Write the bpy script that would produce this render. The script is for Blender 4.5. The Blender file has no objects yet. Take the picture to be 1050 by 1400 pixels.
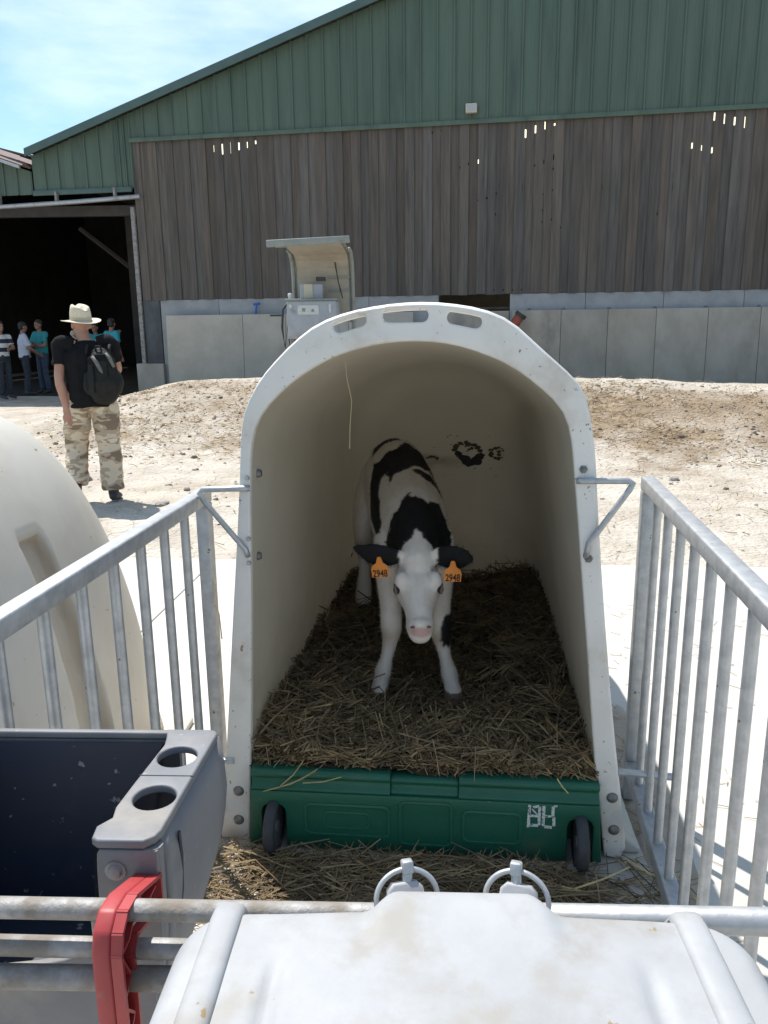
import bpy, bmesh, math, random
import numpy as np
from mathutils import Vector, Matrix, noise
R = math.radians
PI = math.pi
random.seed(7)
S = bpy.context.scene
COL = S.collection

# ---------------------------------------------------------------- camera
PITCH, ROLL, CAM_H = R(13.3), R(0.7), 1.55
cam = bpy.data.cameras.new('camera')
cam.sensor_fit = 'VERTICAL'; cam.sensor_height = 24.0; cam.lens = 24.0*1090/1400
cam.clip_start = 0.05; cam.clip_end = 2000
co = bpy.data.objects.new('camera', cam); COL.objects.link(co)
_F = Vector((0, math.cos(PITCH), -math.sin(PITCH))); _U = Vector((0, math.sin(PITCH), math.cos(PITCH))); _R = Vector((1, 0, 0))
_r = math.cos(ROLL)*_R - math.sin(ROLL)*_U; _u = math.cos(ROLL)*_U + math.sin(ROLL)*_R
M = Matrix((( _r.x, _u.x, -_F.x, 0), (_r.y, _u.y, -_F.y, 0), (_r.z, _u.z, -_F.z, CAM_H), (0, 0, 0, 1)))
co.matrix_world = M
S.camera = co

# ---------------------------------------------------------------- light
LIGHT = Vector((0.30, -0.42, -1.0)).normalized()          # the way the sunlight travels
EL = math.asin(-LIGHT.z)
sun = bpy.data.lights.new('sun', 'SUN'); sun.energy = 4.6; sun.angle = R(0.53); sun.color = (1.0, 0.955, 0.89)
so = bpy.data.objects.new('sun', sun); COL.objects.link(so)
so.rotation_euler = LIGHT.to_track_quat('-Z', 'Y').to_euler()
W = bpy.data.worlds.new('World'); S.world = W; W.use_nodes = True
nt = W.node_tree; nt.nodes.clear()
out = nt.nodes.new('ShaderNodeOutputWorld'); bg = nt.nodes.new('ShaderNodeBackground'); bg.inputs[1].default_value = 0.108
sky = nt.nodes.new('ShaderNodeTexSky'); sky.sky_type = 'NISHITA'; sky.sun_disc = False
sky.sun_elevation = EL; sky.sun_rotation = math.atan2(-LIGHT.x, -LIGHT.y)
sky.air_density = 1.0; sky.dust_density = 1.2; sky.ozone_density = 1.0
tc = nt.nodes.new('ShaderNodeTexCoord'); mp = nt.nodes.new('ShaderNodeMapping'); mp.inputs['Scale'].default_value = (1.0, 1.0, 3.4)
mp.inputs['Rotation'].default_value = (0.0, 0.12, 0.5)
no = nt.nodes.new('ShaderNodeTexNoise'); no.inputs['Scale'].default_value = 2.3; no.inputs['Detail'].default_value = 7; no.inputs['Roughness'].default_value = 0.55
rp = nt.nodes.new('ShaderNodeValToRGB'); rp.color_ramp.elements[0].position = 0.46; rp.color_ramp.elements[1].position = 0.80
mx = nt.nodes.new('ShaderNodeMix'); mx.data_type = 'RGBA'
mx.inputs[7].default_value = (8.3, 9.0, 9.4, 1)
L = nt.links.new
L(tc.outputs['Generated'], mp.inputs[0]); L(mp.outputs[0], no.inputs['Vector']); L(no.outputs[0], rp.inputs[0])
tn = nt.nodes.new('ShaderNodeMix'); tn.data_type = 'RGBA'; tn.blend_type = 'MULTIPLY'; tn.inputs[0].default_value = 1; tn.inputs[7].default_value = (0.90, 1.10, 1.14, 1)
L(rp.outputs[0], mx.inputs[0]); L(sky.outputs[0], tn.inputs[6]); L(tn.outputs[2], mx.inputs[6]); L(mx.outputs[2], bg.inputs[0]); L(bg.outputs[0], out.inputs[0])
S.view_settings.view_transform = 'Standard'; S.view_settings.look = 'None'
S.view_settings.exposure = 0.52; S.view_settings.gamma = 1.0
S.view_settings.use_curve_mapping = False
S.render.engine = 'CYCLES'
S.cycles.max_bounces = 8; S.cycles.diffuse_bounces = 5
S.cycles.use_denoising = True

# ---------------------------------------------------------------- helpers
def tag(o, label=None, cat=None, group=None, kind=None):
    if label: o['label'] = label
    if cat: o['category'] = cat
    if group: o['group'] = group
    if kind: o['kind'] = kind
    return o
def empty(name, loc=(0, 0, 0), rz=0.0, parent=None):
    o = bpy.data.objects.new(name, None); COL.objects.link(o); o.location = loc; o.rotation_euler = (0, 0, rz)
    o.empty_display_size = 0.1; o.parent = parent
    return o
def thing(name, label, cat, loc=(0, 0, 0), rz=0.0, group=None):
    return tag(empty(name, loc, rz), label, cat, group)
def link(name, me, m=None, parent=None, loc=None):
    o = bpy.data.objects.new(name, me); COL.objects.link(o)
    if m is not None and len(me.materials) == 0: me.materials.append(m)
    o.parent = parent
    if loc is not None: o.location = loc
    return o
class MB:
    def __init__(s): s.v = []; s.f = []
    def add(s, vs, fs):
        n = len(s.v); s.v += [tuple(v) for v in vs]; s.f += [tuple(i+n for i in f) for f in fs]; return s
    def box(s, c, d, rot=None):
        hx, hy, hz = d[0]/2, d[1]/2, d[2]/2
        vs = [Vector((sx*hx, sy*hy, sz*hz)) for sz in (-1, 1) for sy in (-1, 1) for sx in (-1, 1)]
        if rot is not None: vs = [rot @ v for v in vs]
        vs = [v+Vector(c) for v in vs]
        return s.add(vs, [(0, 2, 3, 1), (4, 5, 7, 6), (0, 1, 5, 4), (2, 6, 7, 3), (0, 4, 6, 2), (1, 3, 7, 5)])
    def tube(s, pts, r, n=10, caps=True, closed=False):
        pts = [Vector(p) for p in pts]; N = len(pts)
        rr = r if isinstance(r, (list, tuple)) else [r]*N
        base = len(s.v); prev = None
        for i, p in enumerate(pts):
            if closed: t = (pts[(i+1) % N]-pts[i-1]).normalized()
            else: t = (pts[min(i+1, N-1)]-pts[max(i-1, 0)]).normalized()
            if prev is None:
                a = Vector((0, 0, 1)) if abs(t.z) < .9 else Vector((1, 0, 0))
                u = t.cross(a).normalized()
            else:
                u = (prev-t*prev.dot(t)).normalized()
            prev = u; w = t.cross(u)
            for k in range(n):
                an = 2*PI*k/n; s.v.append(tuple(p+(u*math.cos(an)+w*math.sin(an))*rr[i]))
        for i in range(N if closed else N-1):
            j = (i+1) % N
            for k in range(n):
                k2 = (k+1) % n
                s.f.append((base+i*n+k, base+i*n+k2, base+j*n+k2, base+j*n+k))
        if caps and not closed:
            s.f.append(tuple(base+k for k in reversed(range(n)))); s.f.append(tuple(base+(N-1)*n+k for k in range(n)))
        return s
    def prism(s, poly, axis, a, b):
        """poly of 2D points extruded along axis from a to b ('y': poly is (x,z); 'z': (x,y); 'x': (y,z))"""
        n = len(poly)
        def P(p, t):
            return {'y': (p[0], t, p[1]), 'z': (p[0], p[1], t), 'x': (t, p[0], p[1])}[axis]
        vs = [P(p, a) for p in poly]+[P(p, b) for p in poly]
        fs = [tuple(range(n)), tuple(range(2*n-1, n-1, -1))]+[(i+n, (i+1) % n+n, (i+1) % n, i) for i in range(n)]
        return s.add(vs, fs)
    def lathe(s, prof, c=(0, 0, 0), n=24, axis='z'):
        base = len(s.v)
        for (r, h) in prof:
            for k in range(n):
                a = 2*PI*k/n; p = (r*math.cos(a), r*math.sin(a), h)
                if axis == 'x': p = (p[2], p[0], p[1])
                if axis == 'y': p = (p[0], p[2], p[1])
                s.v.append((p[0]+c[0], p[1]+c[1], p[2]+c[2]))
        for i in range(len(prof)-1):
            for k in range(n):
                k2 = (k+1) % n; s.f.append((base+i*n+k, base+i*n+k2, base+(i+1)*n+k2, base+(i+1)*n+k))
        return s
    def mesh(s, name, smooth=False):
        me = bpy.data.meshes.new(name); me.from_pydata(s.v, [], s.f); me.validate()
        bm = bmesh.new(); bm.from_mesh(me); bmesh.ops.recalc_face_normals(bm, faces=bm.faces[:]); bm.to_mesh(me); bm.free()
        if smooth is not False:
            for p in me.polygons: p.use_smooth = True
            if smooth is not True: me.set_sharp_from_angle(angle=R(smooth))
        return me
    def build(s, name, m, parent=None, smooth=False, bevel=0, seg=2, loc=None):
        me = s.mesh(name, smooth)
        if bevel: me = beveled(me, bevel, seg)
        return link(name, me, m, parent, loc)
def evaluated(o):
    dg = bpy.context.evaluated_depsgraph_get(); me = bpy.data.meshes.new_from_object(o.evaluated_get(dg)); return me
def with_mods(me, mods):
    o = bpy.data.objects.new('work', me); COL.objects.link(o)
    for ty, kw in mods:
        m = o.modifiers.new(ty, ty)
        for k, v in kw.items(): setattr(m, k, v)
    r = evaluated(o); bpy.data.objects.remove(o); return r
def beveled(me, w, seg=2, ang=35):
    nm = me.name
    r = with_mods(me, [('BEVEL', dict(width=w, segments=seg, limit_method='ANGLE', angle_limit=R(ang)))])
    for p in r.polygons: p.use_smooth = True
    r.set_sharp_from_angle(angle=R(50)); r.name = nm
    return r
def flat_shape(loops, thick, bevel=0.0, res=2):
    """2D loops (outer and holes) in xz, thickness along y, centred on y=0"""
    cu = bpy.data.curves.new('shape', 'CURVE'); cu.dimensions = '2D'; cu.fill_mode = 'BOTH'
    cu.extrude = max(thick/2-bevel, 0.0001); cu.bevel_depth = bevel; cu.bevel_resolution = res; cu.offset = -bevel
    for lp in loops:
        sp = cu.splines.new('POLY'); sp.points.add(len(lp)-1)
        for i, p in enumerate(lp): sp.points[i].co = (p[0], p[1], 0, 1)
        sp.use_cyclic_u = True
    o = bpy.data.objects.new('work', cu); COL.objects.link(o); me = evaluated(o); bpy.data.objects.remove(o)
    me.transform(Matrix.Rotation(R(90), 4, 'X'))
    bm = bmesh.new(); bm.from_mesh(me); bmesh.ops.remove_doubles(bm, verts=bm.verts[:], dist=1e-5); bmesh.ops.recalc_face_normals(bm, faces=bm.faces[:]); bm.to_mesh(me); bm.free()
    for p in me.polygons: p.use_smooth = True
    me.set_sharp_from_angle(angle=R(40))
    return me
def text_mesh(body, size, bold=0.0):
    cu = bpy.data.curves.new('txt', 'FONT'); cu.body = body; cu.size = size; cu.align_x = 'CENTER'; cu.align_y = 'CENTER'; cu.extrude = 0.0004; cu.offset = bold
    o = bpy.data.objects.new('work', cu); COL.objects.link(o); me = evaluated(o); bpy.data.objects.remove(o); me.materials.clear(); return me
def rounded(x0, x1, z0, z1, r, n=5):
    pts = []
    for cx, cz, a0 in ((x1-r, z1-r, 0), (x0+r, z1-r, 90), (x0+r, z0+r, 180), (x1-r, z0+r, 270)):
        for k in range(n+1):
            a = R(a0+90*k/n); pts.append((cx+r*math.cos(a), cz+r*math.sin(a)))
    return pts
def stadium(c, hl, r, tilt, n=8):
    ca, sa = math.cos(tilt), math.sin(tilt); pts = []
    for sx, a0 in ((1, -90), (-1, 90)):
        for k in range(n+1):
            a = R(a0+180*k/n); x, z = sx*(hl-r)+r*math.cos(a), r*math.sin(a); pts.append((c[0]+x*ca-z*sa, c[1]+x*sa+z*ca))
    return pts
def smooth(t): t = max(0.0, min(1.0, t)); return t*t*(3-2*t)

# ---------------------------------------------------------------- materials
def mat(name, c1, c2=None, scale=8.0, rough=0.6, metal=0.0, bump=0.0, bscale=None, dirt=None, dscale=3.0, dthr=(0.55, 0.75), stretch=(1, 1, 1),
        spec=0.5, rnd=0.0, attr=None, detail=6, coat=0.0, sss=0.0, bdist=0.01, dirt2=None, d2scale=40.0, d2thr=(0.66, 0.72), drough=None):
    m = bpy.data.materials.new(name); m.use_nodes = True; t = m.node_tree; N = t.nodes; LK = t.links.new
    b = N['Principled BSDF']; b.inputs['Roughness'].default_value = rough; b.inputs['Metallic'].default_value = metal
    b.inputs['Specular IOR Level'].default_value = spec; b.inputs['Coat Weight'].default_value = coat
    tcn = N.new('ShaderNodeTexCoord'); mpn = N.new('ShaderNodeMapping'); mpn.inputs['Scale'].default_value = stretch
    LK(tcn.outputs['Object'], mpn.inputs[0])
    vec = mpn.outputs[0]
    if rnd:
        oi = N.new('ShaderNodeObjectInfo'); ad = N.new('ShaderNodeVectorMath'); ad.operation = 'MULTIPLY_ADD'
        cb = N.new('ShaderNodeCombineXYZ'); LK(oi.outputs['Random'], cb.inputs[0]); LK(oi.outputs['Random'], cb.inputs[1]); LK(oi.outputs['Random'], cb.inputs[2])
        LK(cb.outputs[0], ad.inputs[0]); ad.inputs[1].default_value = (37, 53, 71); LK(vec, ad.inputs[2]); vec = ad.outputs[0]
    def noise_node(sc, det=detail, v=None):
        n = N.new('ShaderNodeTexNoise'); n.inputs['Scale'].default_value = sc; n.inputs['Detail'].default_value = det; n.inputs['Roughness'].default_value = 0.6
        LK(v or vec, n.inputs['Vector']); return n
    def ramp(fac, a, b2):
        r = N.new('ShaderNodeMapRange'); r.interpolation_type = 'SMOOTHSTEP'; r.inputs[1].default_value = a; r.inputs[2].default_value = b2; LK(fac, r.inputs[0]); return r.outputs[0]
    def mixc(f, a, b2, mode='MIX'):
        x = N.new('ShaderNodeMix'); x.data_type = 'RGBA'; x.blend_type = mode
        if isinstance(f, float): x.inputs[0].default_value = f
        else: LK(f, x.inputs[0])
        for s, k in ((a, 6), (b2, 7)):
            if isinstance(s, tuple): x.inputs[k].default_value = (*s, 1)
            else: LK(s, x.inputs[k])
        return x.outputs[2]
    if attr:
        a = N.new('ShaderNodeAttribute'); a.attribute_name = attr; colr = a.outputs['Color']
        if c2 is not None:
            colr = mixc(ramp(noise_node(scale).outputs[0], .35, .65), mixc(1.0, colr, c1, 'MULTIPLY'), mixc(1.0, colr, c2, 'MULTIPLY'))
    elif c2 is not None:
        colr = mixc(ramp(noise_node(scale).outputs[0], .3, .7), c1, c2)
    else:
        colr = mixc(0.0, c1, c1)
    if rnd:
        h = N.new('ShaderNodeHueSaturation'); mr = N.new('ShaderNodeMapRange'); mr.inputs[3].default_value = 1-rnd; mr.inputs[4].default_value = 1+rnd
        LK(oi.outputs['Random'], mr.inputs[0]); LK(mr.outputs[0], h.inputs['Value'])
        mr2 = N.new('ShaderNodeMapRange'); mr2.inputs[3].default_value = 1-min(.45, rnd*2); mr2.inputs[4].default_value = 1+min(.25, rnd)
        wn = N.new('ShaderNodeTexWhiteNoise'); wn.noise_dimensions = '1D'; LK(oi.outputs['Random'], wn.inputs['W']); LK(wn.outputs[0], mr2.inputs[0]); LK(mr2.outputs[0], h.inputs['Saturation'])
        LK(colr, h.inputs['Color']); colr = h.outputs[0]
    if dirt is not None:
        f = ramp(noise_node(dscale, 8).outputs[0], *dthr); colr = mixc(f, colr, dirt)
        if drough is not None:
            rr = N.new('ShaderNodeMapRange'); rr.inputs[3].default_value = rough; rr.inputs[4].default_value = drough; LK(f, rr.inputs[0]); LK(rr.outputs[0], b.inputs['Roughness'])
    if dirt2 is not None:
        f = ramp(noise_node(d2scale, 3).outputs[0], *d2thr); colr = mixc(f, colr, dirt2)
    LK(colr, b.inputs['Base Color'])
    if bump:
        n = noise_node(bscale or scale*2, 8); bp = N.new('ShaderNodeBump'); bp.inputs['Strength'].default_value = bump; bp.inputs['Distance'].default_value = bdist
        LK(n.outputs[0], bp.inputs['Height']); LK(bp.outputs[0], b.inputs['Normal'])
    m['pr'] = 1
    return m
MT = {}
MT['wood'] = mat('weathered_boards', (0.135, 0.112, 0.093), (0.085, 0.074, 0.066), 3.0, 0.85, bump=0.5, bscale=6, stretch=(6, 6, .35), rnd=0.20, dirt=(0.05, 0.045, 0.045), dscale=1.6, dthr=(.52, .8), dirt2=(0.035, .028, .022), d2scale=3.0, d2thr=(.70, .74))
MT['clad'] = mat('green_coated_steel', (0.088, 0.132, 0.100), (0.066, 0.108, 0.080), 1.2, 0.55, bump=0.08, stretch=(2.2, 1, .22), dirt=(0.042, .068, .056), dscale=1.3, dthr=(.48, .78), rnd=.03)
MT['fascia'] = mat('roof_fascia_steel', (0.075, 0.125, 0.115), (0.055, 0.10, 0.09), 2.0, 0.45)
MT['roof'] = mat('roof_sheets', (0.12, 0.11, 0.10), (0.08, .07, .065), 2.0, 0.8)
MT['rust_roof'] = mat('brown_roof_sheets', (0.22, 0.15, 0.13), (0.14, .10, .09), 6.0, 0.8)
MT['concrete'] = mat('cast_concrete', (0.42, 0.365, 0.30), (0.33, 0.285, 0.23), 2.2, 0.9, bump=.25, bscale=30, dirt=(0.17, 0.15, 0.125), dscale=1.5, dthr=(.50, .84), stretch=(1.1, 1, .6), rnd=.07)
MT['concrete_strip'] = mat('grey_concrete_strip', (0.34, 0.345, 0.345), (0.27, 0.275, 0.28), 3.0, 0.9, bump=.15, bscale=30, rnd=.05)
MT['dark_concrete'] = mat('stained_concrete', (0.12, 0.125, 0.13), (0.075, .08, .085), 3.0, 0.95, bump=.3, bscale=25)
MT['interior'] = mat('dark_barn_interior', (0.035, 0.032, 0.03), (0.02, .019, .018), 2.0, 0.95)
MT['beam'] = mat('dusty_steel_beam', (0.06, 0.052, 0.046), (0.04, .035, .03), 5.0, 0.8)
MT['slab'] = mat('slab_concrete', (0.55, 0.525, 0.48), (0.47, 0.445, 0.405), 3.0, 0.9, bump=.25, bscale=60, dirt=(0.42, 0.38, 0.32), dscale=1.3, dthr=(.55, .8), bdist=.006, dirt2=(.30, .25, .19), d2scale=28, d2thr=(.69, .76))
MT['galv'] = mat('galvanised_steel', (0.50, 0.505, 0.51), (0.38, 0.39, 0.40), 35.0, 0.48, metal=0.55, bump=.08, bscale=80, dirt=(0.34, .31, .27), dscale=6, dthr=(.56, .72), drough=.8, dirt2=(.20, .15, .10), d2scale=22, d2thr=(.70, .73))
MT['galv_dirty'] = mat('muddy_galvanised_steel', (0.36, 0.355, 0.35), (0.25, 0.24, 0.23), 30.0, 0.6, metal=0.3, bump=.35, bscale=55, dirt=(0.25, .22, .185), dscale=14, dthr=(.42, .62), drough=.9)
MT['hutch_out'] = mat('white_fibreglass', (0.52, 0.495, 0.45), (0.46, 0.435, 0.385), 2.5, 0.55, bump=.06, bscale=120, dirt=(0.50, .45, .38), dscale=1.5, dthr=(.56, .85), dirt2=(.34, .27, .20), d2scale=26, d2thr=(.70, .74), bdist=.004)
MT['flange'] = mat('white_hutch_lip', (0.72, 0.70, 0.66), (0.66, 0.635, 0.59), 4.0, 0.6, bump=.18, bscale=140, bdist=.004, dirt=(0.47, .405, .33), dscale=4, dthr=(.50, .78), dirt2=(.28, .22, .16), d2scale=50, d2thr=(.675, .72))
MT['hutch_tinted'] = mat('grimy_shaded_white_fibreglass', (0.56, 0.53, 0.475), (0.49, 0.46, 0.405), 2.5, 0.55, bump=.08, bscale=90, attr='tint', dirt=(.40, .35, .29), dscale=1.8, dthr=(.52, .82), dirt2=(.27, .21, .15), d2scale=26, d2thr=(.70, .74), bdist=.004)
MT['bolt'] = mat('dull_bolt', (0.24, .235, .23), (0.16, .155, .15), 60, 0.5, metal=.6)
MT['tray'] = mat('green_plastic', (0.011, 0.112, 0.066), (0.009, 0.095, 0.056), 4.0, 0.5, bump=.08, bscale=80, dirt=(0.05, .105, .07), dscale=5, dthr=(.55, .8), dirt2=(.16, .14, .09), d2scale=60, d2thr=(.72, .75))
MT['rubber'] = mat('grey_rubber', (0.05, .053, .06), (0.035, .037, .042), 20, 0.7)
MT['rim'] = mat('wheel_rim_grey', (0.09, .09, .095), None, 5, .6)
MT['print'] = mat('white_print', (0.72, .73, .72), (0.5, .52, .5), 150, .6, dirt=(.05, .14, .09), dscale=110, dthr=(.56, .62))
MT['trough'] = mat('grey_plastic', (0.175, 0.178, 0.19), (0.135, 0.138, 0.15), 5.0, 0.55, bump=.12, bscale=90, dirt=(0.25, .23, .205), dscale=6, dthr=(.50, .74), dirt2=(.30, .26, .21), d2scale=45, d2thr=(.69, .73), bdist=.004)
MT['trough_in'] = mat('navy_black_plastic', (0.022, 0.030, 0.055), (0.016, 0.022, 0.042), 5.0, 0.5, dirt=(0.05, .058, .08), dscale=9, dthr=(.56, .8), dirt2=(.22, .22, .25), d2scale=55, d2thr=(.665, .70))
MT['red'] = mat('red_plastic', (0.40, 0.045, 0.045), (0.32, 0.036, 0.038), 12.0, 0.5, bump=.1, bscale=90, dirt=(0.30, .10, .09), dscale=18, dthr=(.58, .75), bdist=.003)
MT['lid'] = mat('dusty_white_plastic', (0.355, 0.36, 0.372), (0.30, 0.305, 0.315), 9.0, 0.6, bump=.12, bscale=60, dirt=(0.275, .263, .243), dscale=13, dthr=(.46, .70), dirt2=(.24, .17, .09), d2scale=34, d2thr=(.69, .73), bdist=.004)
MT['straw'] = mat('straw', (1.0, 1.0, 1.0), (0.75, .75, .75), 30, .75, attr='tint')
MT['straw_base'] = mat('trodden_straw', (0.135, 0.094, 0.052), (0.06, 0.041, 0.024), 14, .95, bump=1.0, bscale=50, bdist=.03)
MT['coat'] = mat('calf_coat', (1, 1, 1), (0.93, .92, .90), 26, .75, attr='tint', bump=.25, bscale=110, stretch=(1, 1, .5), bdist=.004, spec=.25)
MT['eye'] = mat('wet_eye', (0.008, .006, .006), None, 5, .12)
MT['pink'] = mat('pink_nose', (0.50, 0.29, 0.26), (.40, .22, .20), 60, .45)
MT['dark_skin_hole'] = mat('nostril', (0.20, .095, .09), None, 5, .7)
MT['lid_skin'] = mat('dark_eyelid', (0.16, .10, .08), None, 5, .6)
MT['orange'] = mat('orange_tag', (0.82, 0.27, 0.03), (.74, .22, .025), 40, .5)
MT['black_print'] = mat('black_print', (0.02, .012, .01), None, 5, .7)
MT['skin'] = mat('skin', (0.42, 0.235, 0.17), (.36, .19, .135), 14, .6)
MT['skin_tan'] = mat('tanned_skin', (0.30, 0.165, 0.115), (.25, .13, .09), 14, .6)
MT['black_cloth'] = mat('black_cloth', (0.009, .009, .010), (.012, .012, .014), 20, .9, spec=.15, bump=.3, bscale=12, bdist=.02)
MT['black_nylon'] = mat('black_nylon', (0.012, .013, .012), (.018, .019, .017), 18, .7, spec=.2, bump=.3, bscale=14, bdist=.02)
MT['grey_nylon'] = mat('grey_nylon', (0.15, .15, .14), (.10, .10, .09), 20, .7)
MT['boot'] = mat('dark_boot', (0.035, .038, .045), (.05, .05, .05), 20, .7)
MT['hat'] = mat('cream_straw_hat', (0.62, .56, .43), (.54, .48, .36), 60, .8, bump=.4, bscale=160, bdist=.004)
MT['hatband'] = mat('hat_band', (0.45, .39, .28), None, 5, .8)
MT['hair_grey'] = mat('grey_hair', (0.45, .42, .38), (.3, .28, .25), 60, .8)
MT['hair_dark'] = mat('dark_hair', (0.02, .015, .012), (.03, .022, .016), 60, .7)
MT['white_cloth'] = mat('white_shirt_cloth', (0.52, .53, .62), (.46, .47, .57), 10, .85)
MT['teal_cloth'] = mat('teal_shirt_cloth', (0.03, .28, .29), (.025, .23, .25), 10, .85)
MT['turq_cloth'] = mat('turquoise_shirt_cloth', (0.04, .33, .42), (.03, .28, .36), 10, .85)
MT['jeans'] = mat('blue_jeans', (0.055, .075, .115), (.04, .055, .09), 20, .9)
MT['dark_jeans'] = mat('dark_trousers', (0.03, .036, .05), (.025, .03, .04), 20, .9)
MT['kiosk_metal'] = mat('grey_green_metal', (0.27, .29, .265), (.22, .24, .22), 6, .55, dirt=(.12, .13, .11), dscale=6)
MT['kiosk_lining'] = mat('cream_lining', (0.40, .36, .295), (.34, .305, .25), 6, .7)
MT['kiosk_box'] = mat('pale_grey_cabinet', (0.40, .42, .45), (.34, .36, .39), 7, .6, dirt=(.22, .22, .22), dscale=5, dthr=(.58, .78))
MT['kiosk_dark'] = mat('dark_fitting', (0.04, .042, .045), None, 5, .6)
MT['cream_box'] = mat('cream_plastic', (0.55, .50, .38), None, 5, .5)
MT['blue_plastic'] = mat('blue_plastic', (0.02, .12, .42), None, 5, .5)
MT['red_paint'] = mat('faded_red_paint', (0.33, .075, .045), (.25, .055, .035), 9, .6)
MT['stone'] = mat('grey_stone', (0.34, .31, .27), (.22, .20, .18), 12, .95, bump=.5)
MT['twine'] = mat('pale_twine', (0.55, .45, .30), None, 5, .8)
MT['dust'] = mat('brown_dust', (0.33, .275, .215), (.42, .37, .305), 6, .95, bump=.4, bscale=60, bdist=.005, dirt=(.20, .15, .10), dscale=9, dthr=(.56, .7))
MT['manure'] = mat('dark_manure', (0.055, .045, .036), (.085, .07, .052), 14, .9, bump=.8, bscale=30, bdist=.03)
def striped(name, a, b, freq):
    m = mat(name, a, None, 5, .85); t = m.node_tree; N = t.nodes
    tcn = N.new('ShaderNodeTexCoord'); sp = N.new('ShaderNodeSeparateXYZ'); t.links.new(tcn.outputs['Object'], sp.inputs[0])
    mu = N.new('ShaderNodeMath'); mu.operation = 'MULTIPLY'; mu.inputs[1].default_value = freq; t.links.new(sp.outputs[2], mu.inputs[0])
    fr = N.new('ShaderNodeMath'); fr.operation = 'FRACT'; t.links.new(mu.outputs[0], fr.inputs[0])
    gt = N.new('ShaderNodeMath'); gt.operation = 'GREATER_THAN'; gt.inputs[1].default_value = .5; t.links.new(fr.outputs[0], gt.inputs[0])
    x = N.new('ShaderNodeMix'); x.data_type = 'RGBA'; x.inputs[6].default_value = (*a, 1); x.inputs[7].default_value = (*b, 1); t.links.new(gt.outputs[0], x.inputs[0])
    t.links.new(x.outputs[2], N['Principled BSDF'].inputs['Base Color']); return m
MT['stripes'] = striped('striped_shirt_cloth', (0.55, .54, .52), (0.02, .025, .04), 5.2)
def camo():
    m = bpy.data.materials.new('desert_camouflage'); m.use_nodes = True; t = m.node_tree; N = t.nodes; LK = t.links.new; b = N['Principled BSDF']; b.inputs['Roughness'].default_value = .9
    tcn = N.new('ShaderNodeTexCoord'); mpn = N.new('ShaderNodeMapping'); mpn.inputs['Scale'].default_value = (4.6, 4.6, 10.5); LK(tcn.outputs['Object'], mpn.inputs[0])
    n1 = N.new('ShaderNodeTexNoise'); n1.inputs['Scale'].default_value = 1.0; n1.inputs['Detail'].default_value = 2.5; LK(mpn.outputs[0], n1.inputs['Vector'])
    r = N.new('ShaderNodeValToRGB'); r.color_ramp.interpolation = 'CONSTANT'
    e = r.color_ramp.elements; e[0].position = 0; e[0].color = (.20, .15, .10, 1); e[1].position = .42; e[1].color = (.40, .32, .225, 1)
    x = e.new(.50); x.color = (.58, .49, .37, 1); x = e.new(.60); x.color = (.33, .255, .175, 1); x = e.new(.66); x.color = (.62, .54, .43, 1)
    LK(n1.outputs[0], r.inputs[0]); LK(r.outputs[0], b.inputs['Base Color'])
    n2 = N.new('ShaderNodeTexNoise'); n2.inputs['Scale'].default_value = 9; LK(tcn.outputs['Object'], n2.inputs['Vector'])
    bp = N.new('ShaderNodeBump'); bp.inputs['Strength'].default_value = .5; bp.inputs['Distance'].default_value = .03; LK(n2.outputs[0], bp.inputs['Height']); LK(bp.outputs[0], b.inputs['Normal'])
    return m
MT['camo'] = camo()
def ground_mat():
    """dry trodden yard: colours from the attribute 'tint', cracks and grit as relief"""
    m = mat('dry_yard_dirt', (1.0, 1.0, 1.0), (0.80, .78, .75), 2.2, .95, attr='tint'); t = m.node_tree; N = t.nodes; LK = t.links.new; b = N['Principled BSDF']
    tcn = N.new('ShaderNodeTexCoord')
    nz = N.new('ShaderNodeTexNoise'); nz.inputs['Scale'].default_value = 22; nz.inputs['Detail'].default_value = 8; LK(tcn.outputs['Object'], nz.inputs['Vector'])
    wp = N.new('ShaderNodeVectorMath'); wp.operation = 'MULTIPLY_ADD'; n3 = N.new('ShaderNodeTexNoise'); n3.inputs['Scale'].default_value = 3; LK(tcn.outputs['Object'], n3.inputs['Vector'])
    LK(n3.outputs['Color'], wp.inputs[0]); wp.inputs[1].default_value = (.5, .5, .5); LK(tcn.outputs['Object'], wp.inputs[2])
    vo = N.new('ShaderNodeTexVoronoi'); vo.feature = 'DISTANCE_TO_EDGE'; vo.inputs['Scale'].default_value = 2.6; LK(wp.outputs[0], vo.inputs['Vector'])
    mr = N.new('ShaderNodeMapRange'); mr.inputs[1].default_value = 0; mr.inputs[2].default_value = .05; LK(vo.outputs['Distance'], mr.inputs[0])
    mm = N.new('ShaderNodeMath'); mm.operation = 'MULTIPLY'; mm.inputs[1].default_value = .22; LK(mr.outputs[0], mm.inputs[0])
    ad = N.new('ShaderNodeMath'); ad.operation = 'ADD'; LK(mm.outputs[0], ad.inputs[0]); LK(nz.outputs[0], ad.inputs[1])
    bp = N.new('ShaderNodeBump'); bp.inputs['Strength'].default_value = .9; bp.inputs['Distance'].default_value = .05; LK(ad.outputs[0], bp.inputs['Height']); LK(bp.outputs[0], b.inputs['Normal'])
    return m
MT['ground'] = ground_mat()
def add_tint(me, cols):
    a = me.color_attributes.new('tint', 'FLOAT_COLOR', 'POINT'); c = np.ones((len(me.vertices), 4), np.float32); c[:, :3] = cols; a.data.foreach_set('color', c.ravel())
def coords(me):
    a = np.empty(len(me.vertices)*3, np.float32); me.vertices.foreach_get('co', a); return a.reshape(-1, 3)

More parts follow.
